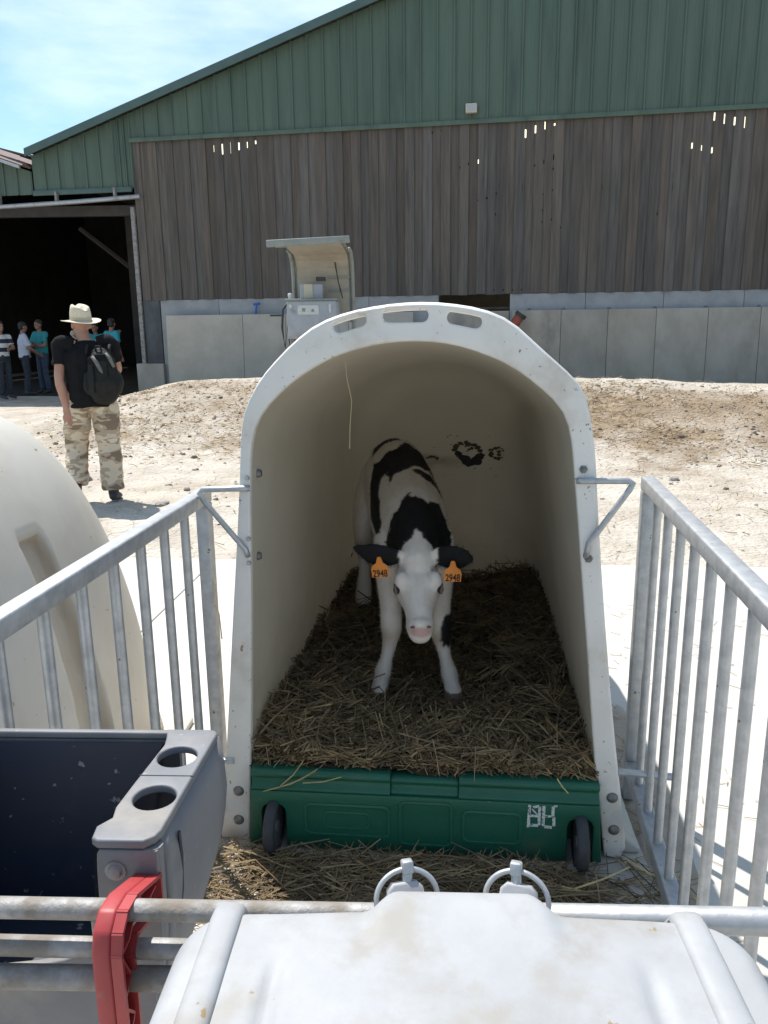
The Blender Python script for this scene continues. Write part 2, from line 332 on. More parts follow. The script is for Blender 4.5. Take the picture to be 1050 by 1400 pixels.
# shell material: cream plastic with muddy splashes on the back wall
def shell_mat():
    m = mat('cream_hutch_lining', (0.50, 0.455, 0.375), (0.45, 0.41, 0.335), 2.5, .6, bump=.05, bscale=60, dirt=(.36, .30, .22), dscale=1.6, dthr=(.52, .9), dirt2=(.12, .09, .06), d2scale=30, d2thr=(.735, .76), bdist=.004)
    t = m.node_tree; N = t.nodes; LK = t.links.new; b = N['Principled BSDF']; src = b.inputs['Base Color'].links[0].from_socket
    tcn = N.new('ShaderNodeTexCoord')
    def blob(center, rad, thr, col, src, sc):
        sub = N.new('ShaderNodeVectorMath'); sub.operation = 'SUBTRACT'; LK(tcn.outputs['Object'], sub.inputs[0]); sub.inputs[1].default_value = center
        mu = N.new('ShaderNodeVectorMath'); mu.operation = 'DIVIDE'; LK(sub.outputs[0], mu.inputs[0]); mu.inputs[1].default_value = rad
        ln = N.new('ShaderNodeVectorMath'); ln.operation = 'LENGTH'; LK(mu.outputs[0], ln.inputs[0])
        n = N.new('ShaderNodeTexNoise'); n.inputs['Scale'].default_value = sc; n.inputs['Detail'].default_value = 4; LK(tcn.outputs['Object'], n.inputs['Vector'])
        ma = N.new('ShaderNodeMath'); ma.operation = 'MULTIPLY_ADD'; LK(n.outputs[0], ma.inputs[0]); ma.inputs[1].default_value = 2.4; ma.inputs[2].default_value = -1.2
        sm = N.new('ShaderNodeMath'); sm.operation = 'ADD'; LK(ln.outputs['Value'], sm.inputs[0]); LK(ma.outputs[0], sm.inputs[1])
        mr = N.new('ShaderNodeMapRange'); mr.inputs[1].default_value = thr[0]; mr.inputs[2].default_value = thr[1]; mr.inputs[3].default_value = 1; mr.inputs[4].default_value = 0; LK(sm.outputs[0], mr.inputs[0])
        x = N.new('ShaderNodeMix'); x.data_type = 'RGBA'; LK(mr.outputs[0], x.inputs[0]); LK(src, x.inputs[6]); x.inputs[7].default_value = (*col, 1); return x.outputs[2]
    # grime rubbed along the walls above the bedding
    sz = N.new('ShaderNodeSeparateXYZ'); LK(tcn.outputs['Object'], sz.inputs[0])
    gz = N.new('ShaderNodeMapRange'); gz.inputs[1].default_value = .85; gz.inputs[2].default_value = .30; LK(sz.outputs[2], gz.inputs[0])
    gn = N.new('ShaderNodeTexNoise'); gn.inputs['Scale'].default_value = 5; gn.inputs['Detail'].default_value = 9; gn.inputs['Roughness'].default_value = .7; LK(tcn.outputs['Object'], gn.inputs['Vector'])
    gm = N.new('ShaderNodeMath'); gm.operation = 'MULTIPLY'; LK(gz.outputs[0], gm.inputs[0]); LK(gn.outputs[0], gm.inputs[1])
    gr = N.new('ShaderNodeMapRange'); gr.inputs[1].default_value = .22; gr.inputs[2].default_value = .58; gr.inputs[4].default_value = .6; LK(gm.outputs[0], gr.inputs[0])
    gx = N.new('ShaderNodeMix'); gx.data_type = 'RGBA'; LK(gr.outputs[0], gx.inputs[0]); LK(src, gx.inputs[6]); gx.inputs[7].default_value = (.26, .20, .13, 1); src = gx.outputs[2]
    src = blob((-0.05, 1.85, .875), (.14, .30, .04), (.4, 1.2), (.22, .17, .11), src, 9)
    LK(src, b.inputs['Base Color']); return m
def let_light_through(m, f, col):
    t = m.node_tree; N = t.nodes; o = N['Material Output']; b = N['Principled BSDF']; x = N.new('ShaderNodeMixShader'); tr = N.new('ShaderNodeBsdfTranslucent')
    tr.inputs[0].default_value = (*col, 1); x.inputs[0].default_value = f
    t.links.new(b.outputs[0], x.inputs[1]); t.links.new(tr.outputs[0], x.inputs[2]); t.links.new(x.outputs[0], o.inputs[0])
MT['shell'] = shell_mat()
let_light_through(MT['shell'], .16, (.80, .75, .64))
MT['hutch_skin'] = MT['hutch_out'].copy(); MT['hutch_skin'].name = 'thin_white_fibreglass'; let_light_through(MT['hutch_skin'], .17, (.80, .76, .67))

# ================================================================ THE SETTING
BARN_O = (-5.490, 18.671); BARN_RZ = -R(10)
BX = Vector((math.cos(BARN_RZ), math.sin(BARN_RZ))); BY = Vector((-math.sin(BARN_RZ), math.cos(BARN_RZ)))
def barn_sw(x, y):
    d = Vector((x-BARN_O[0], y-BARN_O[1])); return d.dot(BX), -d.dot(BY)      # along the wall, distance in front of it
def ground_z(x, y):
    s, w = barn_sw(x, y)
    up = smooth((8.9-w)/4.4); dn = smooth((4.3-w)/3.8)
    h = (0.69*up-0.26*dn)*smooth((s+0.6)/4.2)
    h *= 1-0.25*smooth((s-9)/6)
    b = 0.035*noise.noise(Vector((x*.7, y*.7, 0)))+0.05*noise.noise(Vector((x*1.9, y*1.9, 4)))*smooth(h/.15)+.012*noise.noise(Vector((x*5, y*5, 9)))
    z = -0.045+h+b*smooth((y-4.9)/1.5)
    return z if w > 0 else min(z, -0.05+max(0, h))
def graded(a, b, lo, hi, fine, coarse):
    xs = []; x = lo
    while x < hi:
        xs.append(x); x += fine if a <= x <= b else coarse*max(1, 0.35*min(abs(x-a), abs(x-b)))
    xs.append(hi); return xs
xs = graded(-8, 12, -400, 400, .075, 1.0); ys = graded(4.6, 16, -300, 400, .075, 1.0)
gv = [(x, y, ground_z(x, y)) for y in ys for x in xs]; nx = len(xs)
gf = [(j*nx+i, j*nx+i+1, (j+1)*nx+i+1, (j+1)*nx+i) for j in range(len(ys)-1) for i in range(nx-1)]
me = bpy.data.meshes.new('ground'); me.from_pydata(gv, [], gf)
tint = np.empty((len(gv), 3), np.float32)
pale, tan, brown, dark = (np.array(c) for c in ((.53, .485, .42), (.46, .405, .335), (.285, .215, .145), (.17, .125, .085)))
for i, (x, y, z) in enumerate(gv):
    s, w = barn_sw(x, y)
    n = noise.noise(Vector((x*.8, y*.8, 2)))*.5+.35*noise.noise(Vector((x*2.7, y*2.7, 5)))+.25*noise.noise(Vector((x*7, y*7, 7)))
    band = smooth((w-4.6+n*.8)/.7)*smooth((8.6-w+n*1.5)/1.6)*smooth((s-1.2+n)/2.0)
    c = pale*(1-smooth(n*1.2+.3))+tan*smooth(n*1.2+.3)
    k = min(1.0, band*(0.55+.7*smooth(n+.5))*(0.45+.55*smooth((s-5)/2)))
    c = c*(1-k)+brown*k
    d = band*smooth((n-.22)/.25)*.7*(0.3+.7*smooth((s-5)/2))
    c = c*(1-d)+dark*d
    tint[i] = c
add_tint(me, tint)
for p in me.polygons: p.use_smooth = True
tag(link('ground', me, MT['ground']), 'pale dry trodden farmyard ground rising to a brown littered bank', kind='structure')

# the concrete slab the hutches stand on: cast bays with joints
def slab_bays():
    sl = empty('concrete_slab', (0.112, 2.124, 0), -R(5.4)); tag(sl, 'sunlit pale concrete slab under the calf hutches', kind='structure')
    xj = [-9, -5.2, -1.55, 2.35, 6.0, 10]; yj = [-4.5, -1.3, 2.98]
    for i in range(len(xj)-1):
        for j in range(len(yj)-1):
            b = MB().box(((xj[i]+xj[i+1])/2, (yj[j]+yj[j+1])/2, -.075), (xj[i+1]-xj[i]-.008, yj[j+1]-yj[j]-.008, .15)).build('slab_bay', MT['slab'], sl, bevel=.006, seg=2)
            b['kind'] = 'structure'
slab_bays()

# ================================================================ THE BARN
barn = thing('barn', 'large barn with brown plank wall under a green ribbed steel gable', 'barn', (BARN_O[0], BARN_O[1], 0), BARN_RZ)
def roof_z(s): return 5.30+(s+2.27)*.315 if s < 12 else 5.30+14.27*.315-(s-12)*.315
WOOD_T, WOOD_B = 5.41, 2.12
# slits: (plank joint s, z, height)
PW = .187
slits = {}
for u_s, z, h in ((1.95, 5.22, .16), (2.14, 5.2, .22), (2.33, 5.22, .26), (2.52, 5.24, .16), (2.71, 5.26, .14), (2.90, 5.3, .08),
                  (6.6, 5.3, .06), (6.78, 5.33, .05), (7.18, 4.62, .05), (7.36, 4.68, .06), (7.54, 4.72, .10), (7.54, 3.98, .05), (7.73, 4.02, .05), (7.91, 4.1, .06), (7.91, 3.7, .06),
                  (8.62, 5.2, .17), (8.8, 5.27, .16), (8.98, 5.33, .16), (9.16, 5.34, .06), (8.8, 4.6, .05), (8.98, 4.66, .10), (9.16, 4.74, .13), (9.16, 4.52, .06), (8.98, 4.05, .05), (9.16, 4.12, .05), (8.98, 3.74, .05),
                  (8.98, 3.52, .06), (9.16, 3.56, .06), (9.34, 3.4, .06), (11.15, 3.6, .08),
                  (11.75, 4.83, .12), (11.95, 4.78, .12), (12.13, 4.73, .12), (12.15, 5.33, .16), (12.34, 5.28, .20), (12.53, 5.23, .16), (12.72, 5.2, .22), (8.05, 2.2, .05), (8.23, 2.2, .05), (8.42, 2.2, .05), (8.6, 2.2, .05)):
    slits.setdefault(round((u_s-.12)/PW), []).append((z, h))
def plank(i, s0, s1, zb, zt, front):
    """a board with notches cut into its edges where light shows through"""
    lf = sorted(slits.get(i, [])); rt = sorted(slits.get(i+1, []))
    ov = 0.006 if front else 0.010
    L0, R0 = s0-ov+.004, s1+ov-.004
    cut = random.uniform(.009, .018)
    poly = [(L0, zb), (R0, zb)]
    for z, h in rt: poly += [(R0, z-h/2), (s1-cut, z-h/2+.012), (s1-cut, z+h/2-.012), (R0, z+h/2)]
    poly += [(R0, zt), (L0, zt)]
    for z, h in reversed(lf): poly += [(L0, z+h/2), (s0+cut, z+h/2-.012), (s0+cut, z-h/2+.012), (L0, z-h/2)]
    y0 = -.024 if front else 0.001
    y0 += random.uniform(-.003, .003)*(1 if front else 0)
    mb = MB().prism(poly, 'y', y0, y0+.022 if not front else -.001)
    me = mb.mesh('plank')
    me.transform(Matrix.Translation((-(s0+s1)/2, 0, -zb)))
    o = link('plank', me, MT['wood'], barn, ((s0+s1)/2, 0, zb))
    o.rotation_euler = (0, random.uniform(-.0012, .0012), 0)
i = 0; s = .12
while s < 26:
    zb = WOOD_B+random.uniform(-.012, .012)
    plank(i, s, s+PW, zb, WOOD_T+.06, i % 2 == 0); i += 1; s += PW
# green ribbed sheets, each 1 m wide with three ribs
def sheet(s0, s1, zfun_b, parent, name='cladding_sheet'):
    prof = []; wv = s1-s0; n = 3
    for k in range(n):
        a = s0+wv*k/n; p = wv/n
        prof += [(a+.006 if k == 0 else a, 0), (a+p*.40, 0), (a+p*.44, -.006), (a+p*.56, -.006), (a+p*.60, 0), (a+p*.84, 0), (a+p*.88, -.034), (a+p*.96, -.034)]
    prof += [(s1+.012, 0)]
    y0 = -.030-random.uniform(0, .004)
    vs = []; fs = []
    for (x, y) in prof:
        vs += [(x, y0+y, zfun_b(x)), (x, y0+y, roof_z(x)-.05 if parent is barn else shed_z(x)-.05)]
    for k in range(len(prof)-1): fs.append((2*k, 2*k+2, 2*k+3, 2*k+1))
    mb = MB().add(vs, fs); me = mb.mesh(name)
    me = with_mods(me, [('SOLIDIFY', dict(thickness=.004, offset=0))]); me.name = name
    return link(name, me, MT['clad'], parent)
s = -2.27
while s < 26.0:
    e = min(s+1.0, 26.2)
    if s < 0.1: e = min(e, .13)
    if e-s > .05: sheet(s, e, (lambda x: 4.50) if s < .1 else (lambda x: WOOD_T+.02), barn)
    s = e
MB().box((13.1, -.075, WOOD_T+.045), (26.0, .035, .09)).build('drip_flashing', MT['clad'], barn, bevel=.006)
MB().box((-1.1, -.075, 4.47), (2.36, .05, .11)).build('drip_flashing', MT['fascia'], barn, bevel=.006)
# roof slabs with a fascia along the verge
def roof_slab(sa, sb, za, zb, y0, y1, t, name, m, parent):
    MB().prism([(sa, za), (sb, zb), (sb, zb+t), (sa, za+t)], 'y', y0, y1).build(name, m, parent)
def sheeted_roof(sa, sb, fz, parent, y0, y1, m, lights=()):
    """roof built round rectangular rooflight openings (s0, s1, y0, y1)"""
    sc = sorted({sa, sb, *[v for l in lights for v in l[:2] if sa < v < sb]}); yc = sorted({y0, y1, *[v for l in lights for v in l[2:]]})
    mb = MB()
    for a, b in zip(sc, sc[1:]):
        for c, d in zip(yc, yc[1:]):
            ms, my = (a+b)/2, (c+d)/2
            if any(l[0] <= ms <= l[1] and l[2] <= my <= l[3] for l in lights): continue
            mb.prism([(a, fz(a)), (b, fz(b)), (b, fz(b)+.05), (a, fz(a)+.05)], 'y', c, d)
    mb.build('roof', m, parent)
LIGHTS = [(6.2, 11.6, 5, 23), (12.4, 17.5, 6, 24), (-.2, 2.4, 3.0, 9.0)]  # unseen rooflights, added and enlarged so the plank slits look bright
sheeted_roof(-2.27, 12.0, roof_z, barn, -.25, 26, MT['roof'], LIGHTS)
sheeted_roof(12.0, 26.3, roof_z, barn, -.25, 26, MT['roof'], LIGHTS)
rl = bpy.data.materials.new('added_translucent_rooflight'); rl.use_nodes = True
_n = rl.node_tree.nodes; _n.clear(); _o = _n.new('ShaderNodeOutputMaterial'); _t = _n.new('ShaderNodeBsdfTranslucent'); _t.inputs[0].default_value = (.80, .72, .50, 1); rl.node_tree.links.new(_t.outputs[0], _o.inputs[0])
for l in LIGHTS:
    mb = MB(); mb.add([(l[0], l[2], roof_z(l[0])+.02), (l[1], l[2], roof_z(l[1])+.02), (l[1], l[3], roof_z(l[1])+.02), (l[0], l[3], roof_z(l[0])+.02)], [(0, 1, 2, 3)])
    mb.build('added_rooflight', rl, barn)
for sa, sb in ((-2.27, 12.0), (12.0, 26.3)):
    MB().prism([(sa, roof_z(sa)-.10), (sb, roof_z(sb)-.10), (sb, roof_z(sb)+.065), (sa, roof_z(sa)+.065)], 'y', -.285, -.252).build('verge_fascia', MT['fascia'], barn)
# lower walls
MB().box((.30, .09, 1.42), (.40, .20, 1.40)).build('concrete_pillar', MT['dark_concrete'], barn, bevel=.01)
MB().box((.20, .06, .35), (.66, .34, .74)).build('pillar_footing', MT['concrete'], barn, bevel=.015)
b = [.515, 1.9, 3.7, 5.3, 6.80]
for a, c in zip(b, b[1:]): MB().box(((a+c)/2, .09, 1.055), (c-a-.008, .18, 2.13)).build('concrete_panel', MT['concrete_strip'], barn, bevel=.006)
b = [8.30, 9.84, 11.38, 12.92, 14.5, 16.1, 17.7, 19.3, 20.9, 22.5, 24.1, 26]
for a, c in zip(b, b[1:]): MB().box(((a+c)/2, .09, 1.055), (c-a-.008, .18, 2.13)).build('concrete_panel', MT['concrete_strip'], barn, bevel=.006)
for s in (8.7, 9.41, 10.32, 11.22, 12.21, 13.21, 14.2): MB().lathe([(.0, -.02), (.035, -.02), (.04, 0), (.04, .01)], (s, -.002, 1.79), 10, 'y').build('wall_bolt', MT['bolt'], barn)
MB().box((7.55, .09, .885), (1.48, .18, 1.79)).build('concrete_panel', MT['concrete'], barn, bevel=.006)
MB().box((7.55, .10, 1.84), (1.50, .05, .045)).build('opening_rail', MT['beam'], barn)
# side and back walls, interior frame
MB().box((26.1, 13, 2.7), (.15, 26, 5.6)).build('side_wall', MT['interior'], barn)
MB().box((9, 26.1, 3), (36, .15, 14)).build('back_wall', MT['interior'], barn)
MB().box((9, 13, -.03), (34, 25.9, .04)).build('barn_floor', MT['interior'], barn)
MB().box((4.2, 13.2, 3.3), (.12, 25, 6.6)).build('added_partition', MT['interior'], barn)  # unseen partition added to keep the roof's glow out of the doorway
MB().box((.045, -.035, 2.06), (.09, .07, 4.1)).build('door_post', MT['galv_dirty'], barn, bevel=.006)
MB().tube([(-6.0, -.17, 4.13), (-1.3, -.17, 4.24), (.30, -.17, 4.30)], .05, 8).build('door_rail', MT['galv'], barn, smooth=True)
for s in (-4.5, -3.1, -1.7, -.3): MB().box((s, -.11, 4.40+.024*s), (.05, .09, .24)).build('rail_bracket', MT['galv_dirty'], barn)
MB().box((-3.4, .4, 4.16), (6.9, .16, .22), Matrix.Rotation(R(1.2), 3, 'Y')).build('lintel_beam', MT['beam'], barn)
MB().box((-1.65, 3.2, 2.2), (.20, .20, 4.4)).build('inner_post', MT['beam'], barn)
MB().tube([(-1.65, 3.2, 3.0), (-.2, 3.2, 4.1)], .06, 6).build('inner_brace', MT['beam'], barn)
MB().tube([(-1.65, 3.2, 3.0), (-3.1, 3.2, 4.1)], .06, 6).build('inner_brace', MT['beam'], barn)

# lower building that joins the barn on the left
def shed_z(s): return 4.98-(s+2.3)*.35
shed = thing('lean_to_shed', 'low shed with brown corrugated roof joining the barn at the far left', 'shed', (BARN_O[0], BARN_O[1], 0), BARN_RZ)
s = -2.3
while s > -9.5:
    sheet(s-.98, s-.01, (lambda x: 4.45), shed); s -= .98
mb = MB(); n = 40
vs = []; fs = []
rows = 96
for k in range(rows+1):
    yv = -.35+k*.16; zc = .035*(1 if k % 2 else -1)
    for q, sv in enumerate((-9.5, -2.32)): vs.append((sv, yv, shed_z(sv)+.05+zc))
for k in range(rows): fs.append((2*k, 2*k+1, 2*k+3, 2*k+2))
me = MB().add(vs, fs).mesh('roof_sheet'); me = with_mods(me, [('SOLIDIFY', dict(thickness=.03, offset=0))]); link('roof', me, MT['rust_roof'], shed)
MB().prism([(-9.5, shed_z(-9.5)-.06), (-2.34, shed_z(-2.34)-.06), (-2.34, shed_z(-2.34)+.005), (-9.5, shed_z(-9.5)+.005)], 'y', -.42, -.36).build('roof_edge', MT['galv'], shed)
for k, (a, b, z, yy) in enumerate(((-2.95, -2.32, 5.34, -.2), (-2.78, -2.18, 5.27, .35), (-2.9, -2.3, 5.40, .9))):
    MB().prism([(a, z+.07), (b, z-.10), (b, z-.07), (a, z+.10)], 'y', yy, yy+.7).build('loose_sheet', MT['roof'], shed)
MB().prism([(-9.6, -.4), (-2.3, -.4), (-2.3, 5.0), (-9.6, 7.5)], 'y', 14.9, 15.02).build('back_wall', MT['interior'], shed)
MB().box((-2.27, 13, 5.12), (.05, 25.8, .5)).build('valley_beam', MT['interior'], barn)
MB().box((-9.6, 7.6, 3.5), (.12, 15.1, 7.9)).build('side_wall', MT['interior'], shed)

# flood light on the green cladding
fl = thing('floodlight', 'small cream square lamp mounted low on the green cladding', 'lamp', (BARN_O[0], BARN_O[1], 0), BARN_RZ)
MB().box((7.46, -.155, 5.68), (.22, .11, .17)).build('housing', MT['cream_box'], fl, bevel=.012)
MB().box((7.46, -.215, 5.68), (.17, .008, .12)).build('lens', MT['kiosk_box'], fl)
MB().box((7.46, -.085, 5.66), (.06, .05, .12)).build('bracket', MT['bolt'], fl)

# retaining walls of precast slabs in front of the barn wall
MT['sandy'] = mat('lit_sandy_concrete', (0.47, 0.425, 0.36), (0.39, 0.35, 0.295), 2.2, 0.9, bump=.25, bscale=30, dirt=(0.27, 0.24, 0.20), dscale=1.5, dthr=(.54, .86), rnd=.05)  # lighter copy of the concrete; the left wall's lesser shade is in its colour
def retaining(label, joints, ztop, zb, m):
    t = thing('retaining_wall', label, 'wall', (BARN_O[0], BARN_O[1], 0), BARN_RZ, 'precast concrete walls before the barn')
    for a, c in zip(joints, joints[1:]):
        MB().prism([(-.34, zb), (-.14, zb), (-.14, ztop), (-.27, ztop)], 'x', a+.004, c-.004).build('wall_slab', m, t, bevel=.006)
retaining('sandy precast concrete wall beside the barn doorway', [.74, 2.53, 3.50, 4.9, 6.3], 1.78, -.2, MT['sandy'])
retaining('long grey precast concrete wall right of the white hutch', [8.36, 9.35, 10.28, 11.22, 12.21, 13.19, 14.2, 15.2, 16.2, 17.2], 1.78, -.1, MT['concrete'])
# red auger end beside the opening
au = thing('grain_auger', 'faded red pipe end leaning out over the long concrete wall', 'auger', (BARN_O[0], BARN_O[1], 0), BARN_RZ)
MB().tube([(8.12, -.50, 1.08), (8.52, -.50, 1.66)], .10, 14).build('tube', MT['red_paint'], au, smooth=40)
MB().tube([(8.515, -.50, 1.65), (8.56, -.50, 1.715)], .122, 14).build('collar', MT['kiosk_dark'], au, smooth=40)
MB().box((8.15, -.5, .55), (.07, .07, 1.15)).build('prop', MT['red_paint'], au)
# blue tool handle standing on the left wall
bt = thing('blue_handle', 'short blue tool handle poking up behind the sandy concrete wall', 'tool', (BARN_O[0], BARN_O[1], 0), BARN_RZ)
MB().tube([(2.74, -.09, .0), (2.78, -.09, 1.86), (2.81, -.09, 2.0)], .022, 8).build('handle', MT['blue_plastic'], bt, smooth=40)
MB().tube([(2.74, -.09, 1.995), (2.88, -.09, 2.005)], .026, 8).build('grip', MT['blue_plastic'], bt, smooth=40)

# ================================================================ fuel-pump shelter behind the hutch
def kiosk():
    t = thing('pump_shelter', 'fuel pump cabinet under a small curved green canopy before the planks', 'pump', (-1.0, 13.0, ground_z(-1, 13)), -R(4))
    H = ground_z(-1, 13)
    zt = 2.72-H
    # curved canopy: back sheet rises and bends forward, lining inside
    prof = []
    for k in range(9):
        a = R(90*k/8); prof.append((.38-.42*math.sin(a)*1.0, zt-.42+.42*math.cos(a)*0+.42*math.sin(a)))
    path = [(.40, .95), (.40, zt-.42)]+[(.40-.34+.34*math.cos(R(a)), zt-.40+.34*math.sin(R(a))) for a in (20, 45, 70, 90)]+[(-.62, zt+.02)]
    def ribbon(off, th, x0, x1, name, m):
        vs = []; fs = []
        P = [Vector((0, p[0], p[1])) for p in path]
        up = []
        for k, p in enumerate(P):
            d = (P[min(k+1, len(P)-1)]-P[max(k-1, 0)]).normalized(); nrm = Vector((0, -d.z, d.y)); up.append(nrm)
        for k, p in enumerate(P):
            for xx in (x0, x1):
                a = p+up[k]*off; vs.append((xx, a.y, a.z))
        for k in range(len(P)-1): fs.append((2*k, 2*k+1, 2*k+3, 2*k+2))
        me = MB().add(vs, fs).mesh(name); me = with_mods(me, [('SOLIDIFY', dict(thickness=th, offset=0))]); link(name, me, m, t)
    ribbon(0.0, .03, -.42, .50, 'canopy', MT['kiosk_metal'])
    ribbon(.03, .012, -.38, .46, 'lining', MT['kiosk_lining'])
    MB().box((-.03, -.64, zt+.02), (1.24, .05, .10), Matrix.Rotation(R(-2), 3, 'Y')).build('canopy_edge', MT['kiosk_metal'], t, bevel=.008)
    MB().box((-.52, -.30, zt+.015), (.24, .68, .03)).build('canopy_wing', MT['kiosk_metal'], t)
    for xx in (-.44, .52):
        MB().tube([(xx, .36, 0), (xx, .36, zt-.45), (xx, .30, zt-.22), (xx, .12, zt-.07), (xx, -.10, zt-.05)], .032, 8).build('post', MT['kiosk_metal'], t, smooth=True)
    for zz in (1.45, 1.65, 1.82): MB().box((.30, .345, zz), (.36, .02, .03)).build('shelf_bar', MT['kiosk_metal'], t)
    MB().box((-.12, .18, 2.02-H), (.36, .18, .30)).build('control_box', MT['kiosk_box'], t, bevel=.01)
    MB().box((-.16, .08, 2.06-H), (.14, .03, .22)).build('meter', MT['cream_box'], t, bevel=.006)
    MB().box((.03, .17, 2.25-H), (.14, .12, .06)).build('cable_duct', MT['kiosk_dark'], t)
    MB().box((-.08, .05, 1.62-H), (.78, .46, .58)).build('cabinet', MT['kiosk_box'], t, bevel=.02)
    MB().box((-.08, .05, 1.925-H), (.82, .50, .03)).build('cabinet_lid', MT['kiosk_metal'], t, bevel=.006)
    MB().box((-.13, -.185, 1.77-H), (.33, .012, .14)).build('gauge_panel', MT['print'], t)
    MB().box((-.20, -.194, 1.77-H), (.05, .008, .05)).build('gauge', MT['kiosk_metal'], t)
    MB().box((-.06, -.194, 1.76-H), (.04, .008, .04)).build('gauge', MT['kiosk_metal'], t)
    MB().box((.21, -.185, 1.79-H), (.035, .01, .13)).build('sticker', MT['print'], t)
    MB().box((-.41, -.186, 1.83-H), (.05, .01, .05)).build('sticker', MT['print'], t)
    MB().lathe([(0, .05), (.03, .04), (.035, 0), (.02, -.04)], (-.44, -.02, 1.985-H), 10).build('nozzle_knob', MT['print'], t, smooth=True)
    MB().tube([(-.46, .0, 1.92-H), (-.56, -.02, 1.78-H), (-.58, -.04, 1.5-H), (-.55, -.02, 1.2-H), (-.50, .0, .9), (-.46, .02, .5)], .018, 8).build('hose', MT['kiosk_dark'], t, smooth=True)
    MB().box((-.66, 0, 1.695-H), (.22, .04, .03)).build('hose_hook', MT['kiosk_dark'], t)
    MB().tube([(.24, .3, 2.55-H), (.30, .25, 2.2-H), (.36, .28, 1.95-H)], .010, 6).build('cable', MT['kiosk_dark'], t, smooth=True)
    for xx in (-.42, .22):
        for yy in (-.12, .22): MB().box((xx, yy, (1.33-H)/2), (.05, .05, 1.33-H)).build('leg', MT['galv_dirty'], t)
kiosk()

# ================================================================ THE HUTCH
HO = (0.112, 2.124); HRZ = -R(6)
OUT = [(-0.631, -0.002), (-0.608, 0.212), (-0.587, 0.409), (-0.568, 0.598), (-0.549, 0.78), (-0.53, 0.955), (-0.513, 1.124), (-0.505, 1.226), (-0.497, 1.297), (-0.478, 1.35), (-0.441, 1.409), (-0.396, 1.457), (-0.351, 1.499), (-0.301, 1.538), (-0.251, 1.562), (-0.193, 1.579), (-0.125, 1.591), (-0.059, 1.598), (0.017, 1.599), (0.083, 1.592), (0.139, 1.582), (0.19, 1.565), (0.227, 1.543), (0.261, 1.513), (0.309, 1.47), (0.361, 1.426), (0.396, 1.394), (0.418, 1.352), (0.432, 1.287), (0.445, 1.21), (0.456, 1.092), (0.468, 0.971), (0.486, 0.805), (0.507, 0.633), (0.536, 0.41), (0.568, 0.201), (0.592, 0.045), (0.588, .018), (.574, .004)]
INN = [(-0.541, -0.004), (-0.528, 0.216), (-0.516, 0.412), (-0.506, 0.6), (-0.497, 0.781), (-0.49, 0.956), (-0.483, 1.124), (-0.477, 1.206), (-0.468, 1.263), (-0.445, 1.313), (-0.407, 1.356), (-0.355, 1.401), (-0.294, 1.441), (-0.23, 1.471), (-0.156, 1.493), (-0.078, 1.504), (0.008, 1.505), (0.084, 1.493), (0.15, 1.472), (0.217, 1.443), (0.274, 1.405), (0.322, 1.364), (0.355, 1.33), (0.376, 1.287), (0.388, 1.23), (0.399, 1.131), (0.411, 1.031), (0.424, 0.908), (0.438, 0.782), (0.455, 0.631), (0.473, 0.453), (0.494, 0.268), (0.514, 0.125), (0.530, 0.012)]
def resample(poly, n):
    P = [Vector(p) for p in poly]
    for _ in range(2):       # corner cutting
        Q = [P[0]]
        for a, b in zip(P, P[1:]): Q += [a*.75+b*.25, a*.25+b*.75]
        Q.append(P[-1]); P = Q
    d = [0]
    for a, b in zip(P, P[1:]): d.append(d[-1]+(b-a).length)
    r = []; j = 0
    for k in range(n):
        t = d[-1]*k/(n-1)
        while j < len(d)-2 and d[j+1] < t: j += 1
        f = (t-d[j])/max(d[j+1]-d[j], 1e-9); r.append(P[j].lerp(P[j+1], f))
    return r
hutch = thing('calf_hutch', 'white rounded calf hutch with three slots in its lip, straw and a calf inside', 'calf hutch', (*HO, 0), HRZ, 'white calf hutches on the slab')
outer = resample(OUT, 90); inner = resample(INN, 90)
slots = [stadium((-.196, 1.5515), .046, .0165, R(16)), stadium((-.05, 1.5695), .060, .0175, R(0)), stadium((.102, 1.557), .046, .0165, R(-12))]
me = flat_shape([[tuple(p) for p in outer]+[tuple(p) for p in reversed(inner)]]+slots, .026, .006, 2)
link('front_lip', me, MT['flange'], hutch)
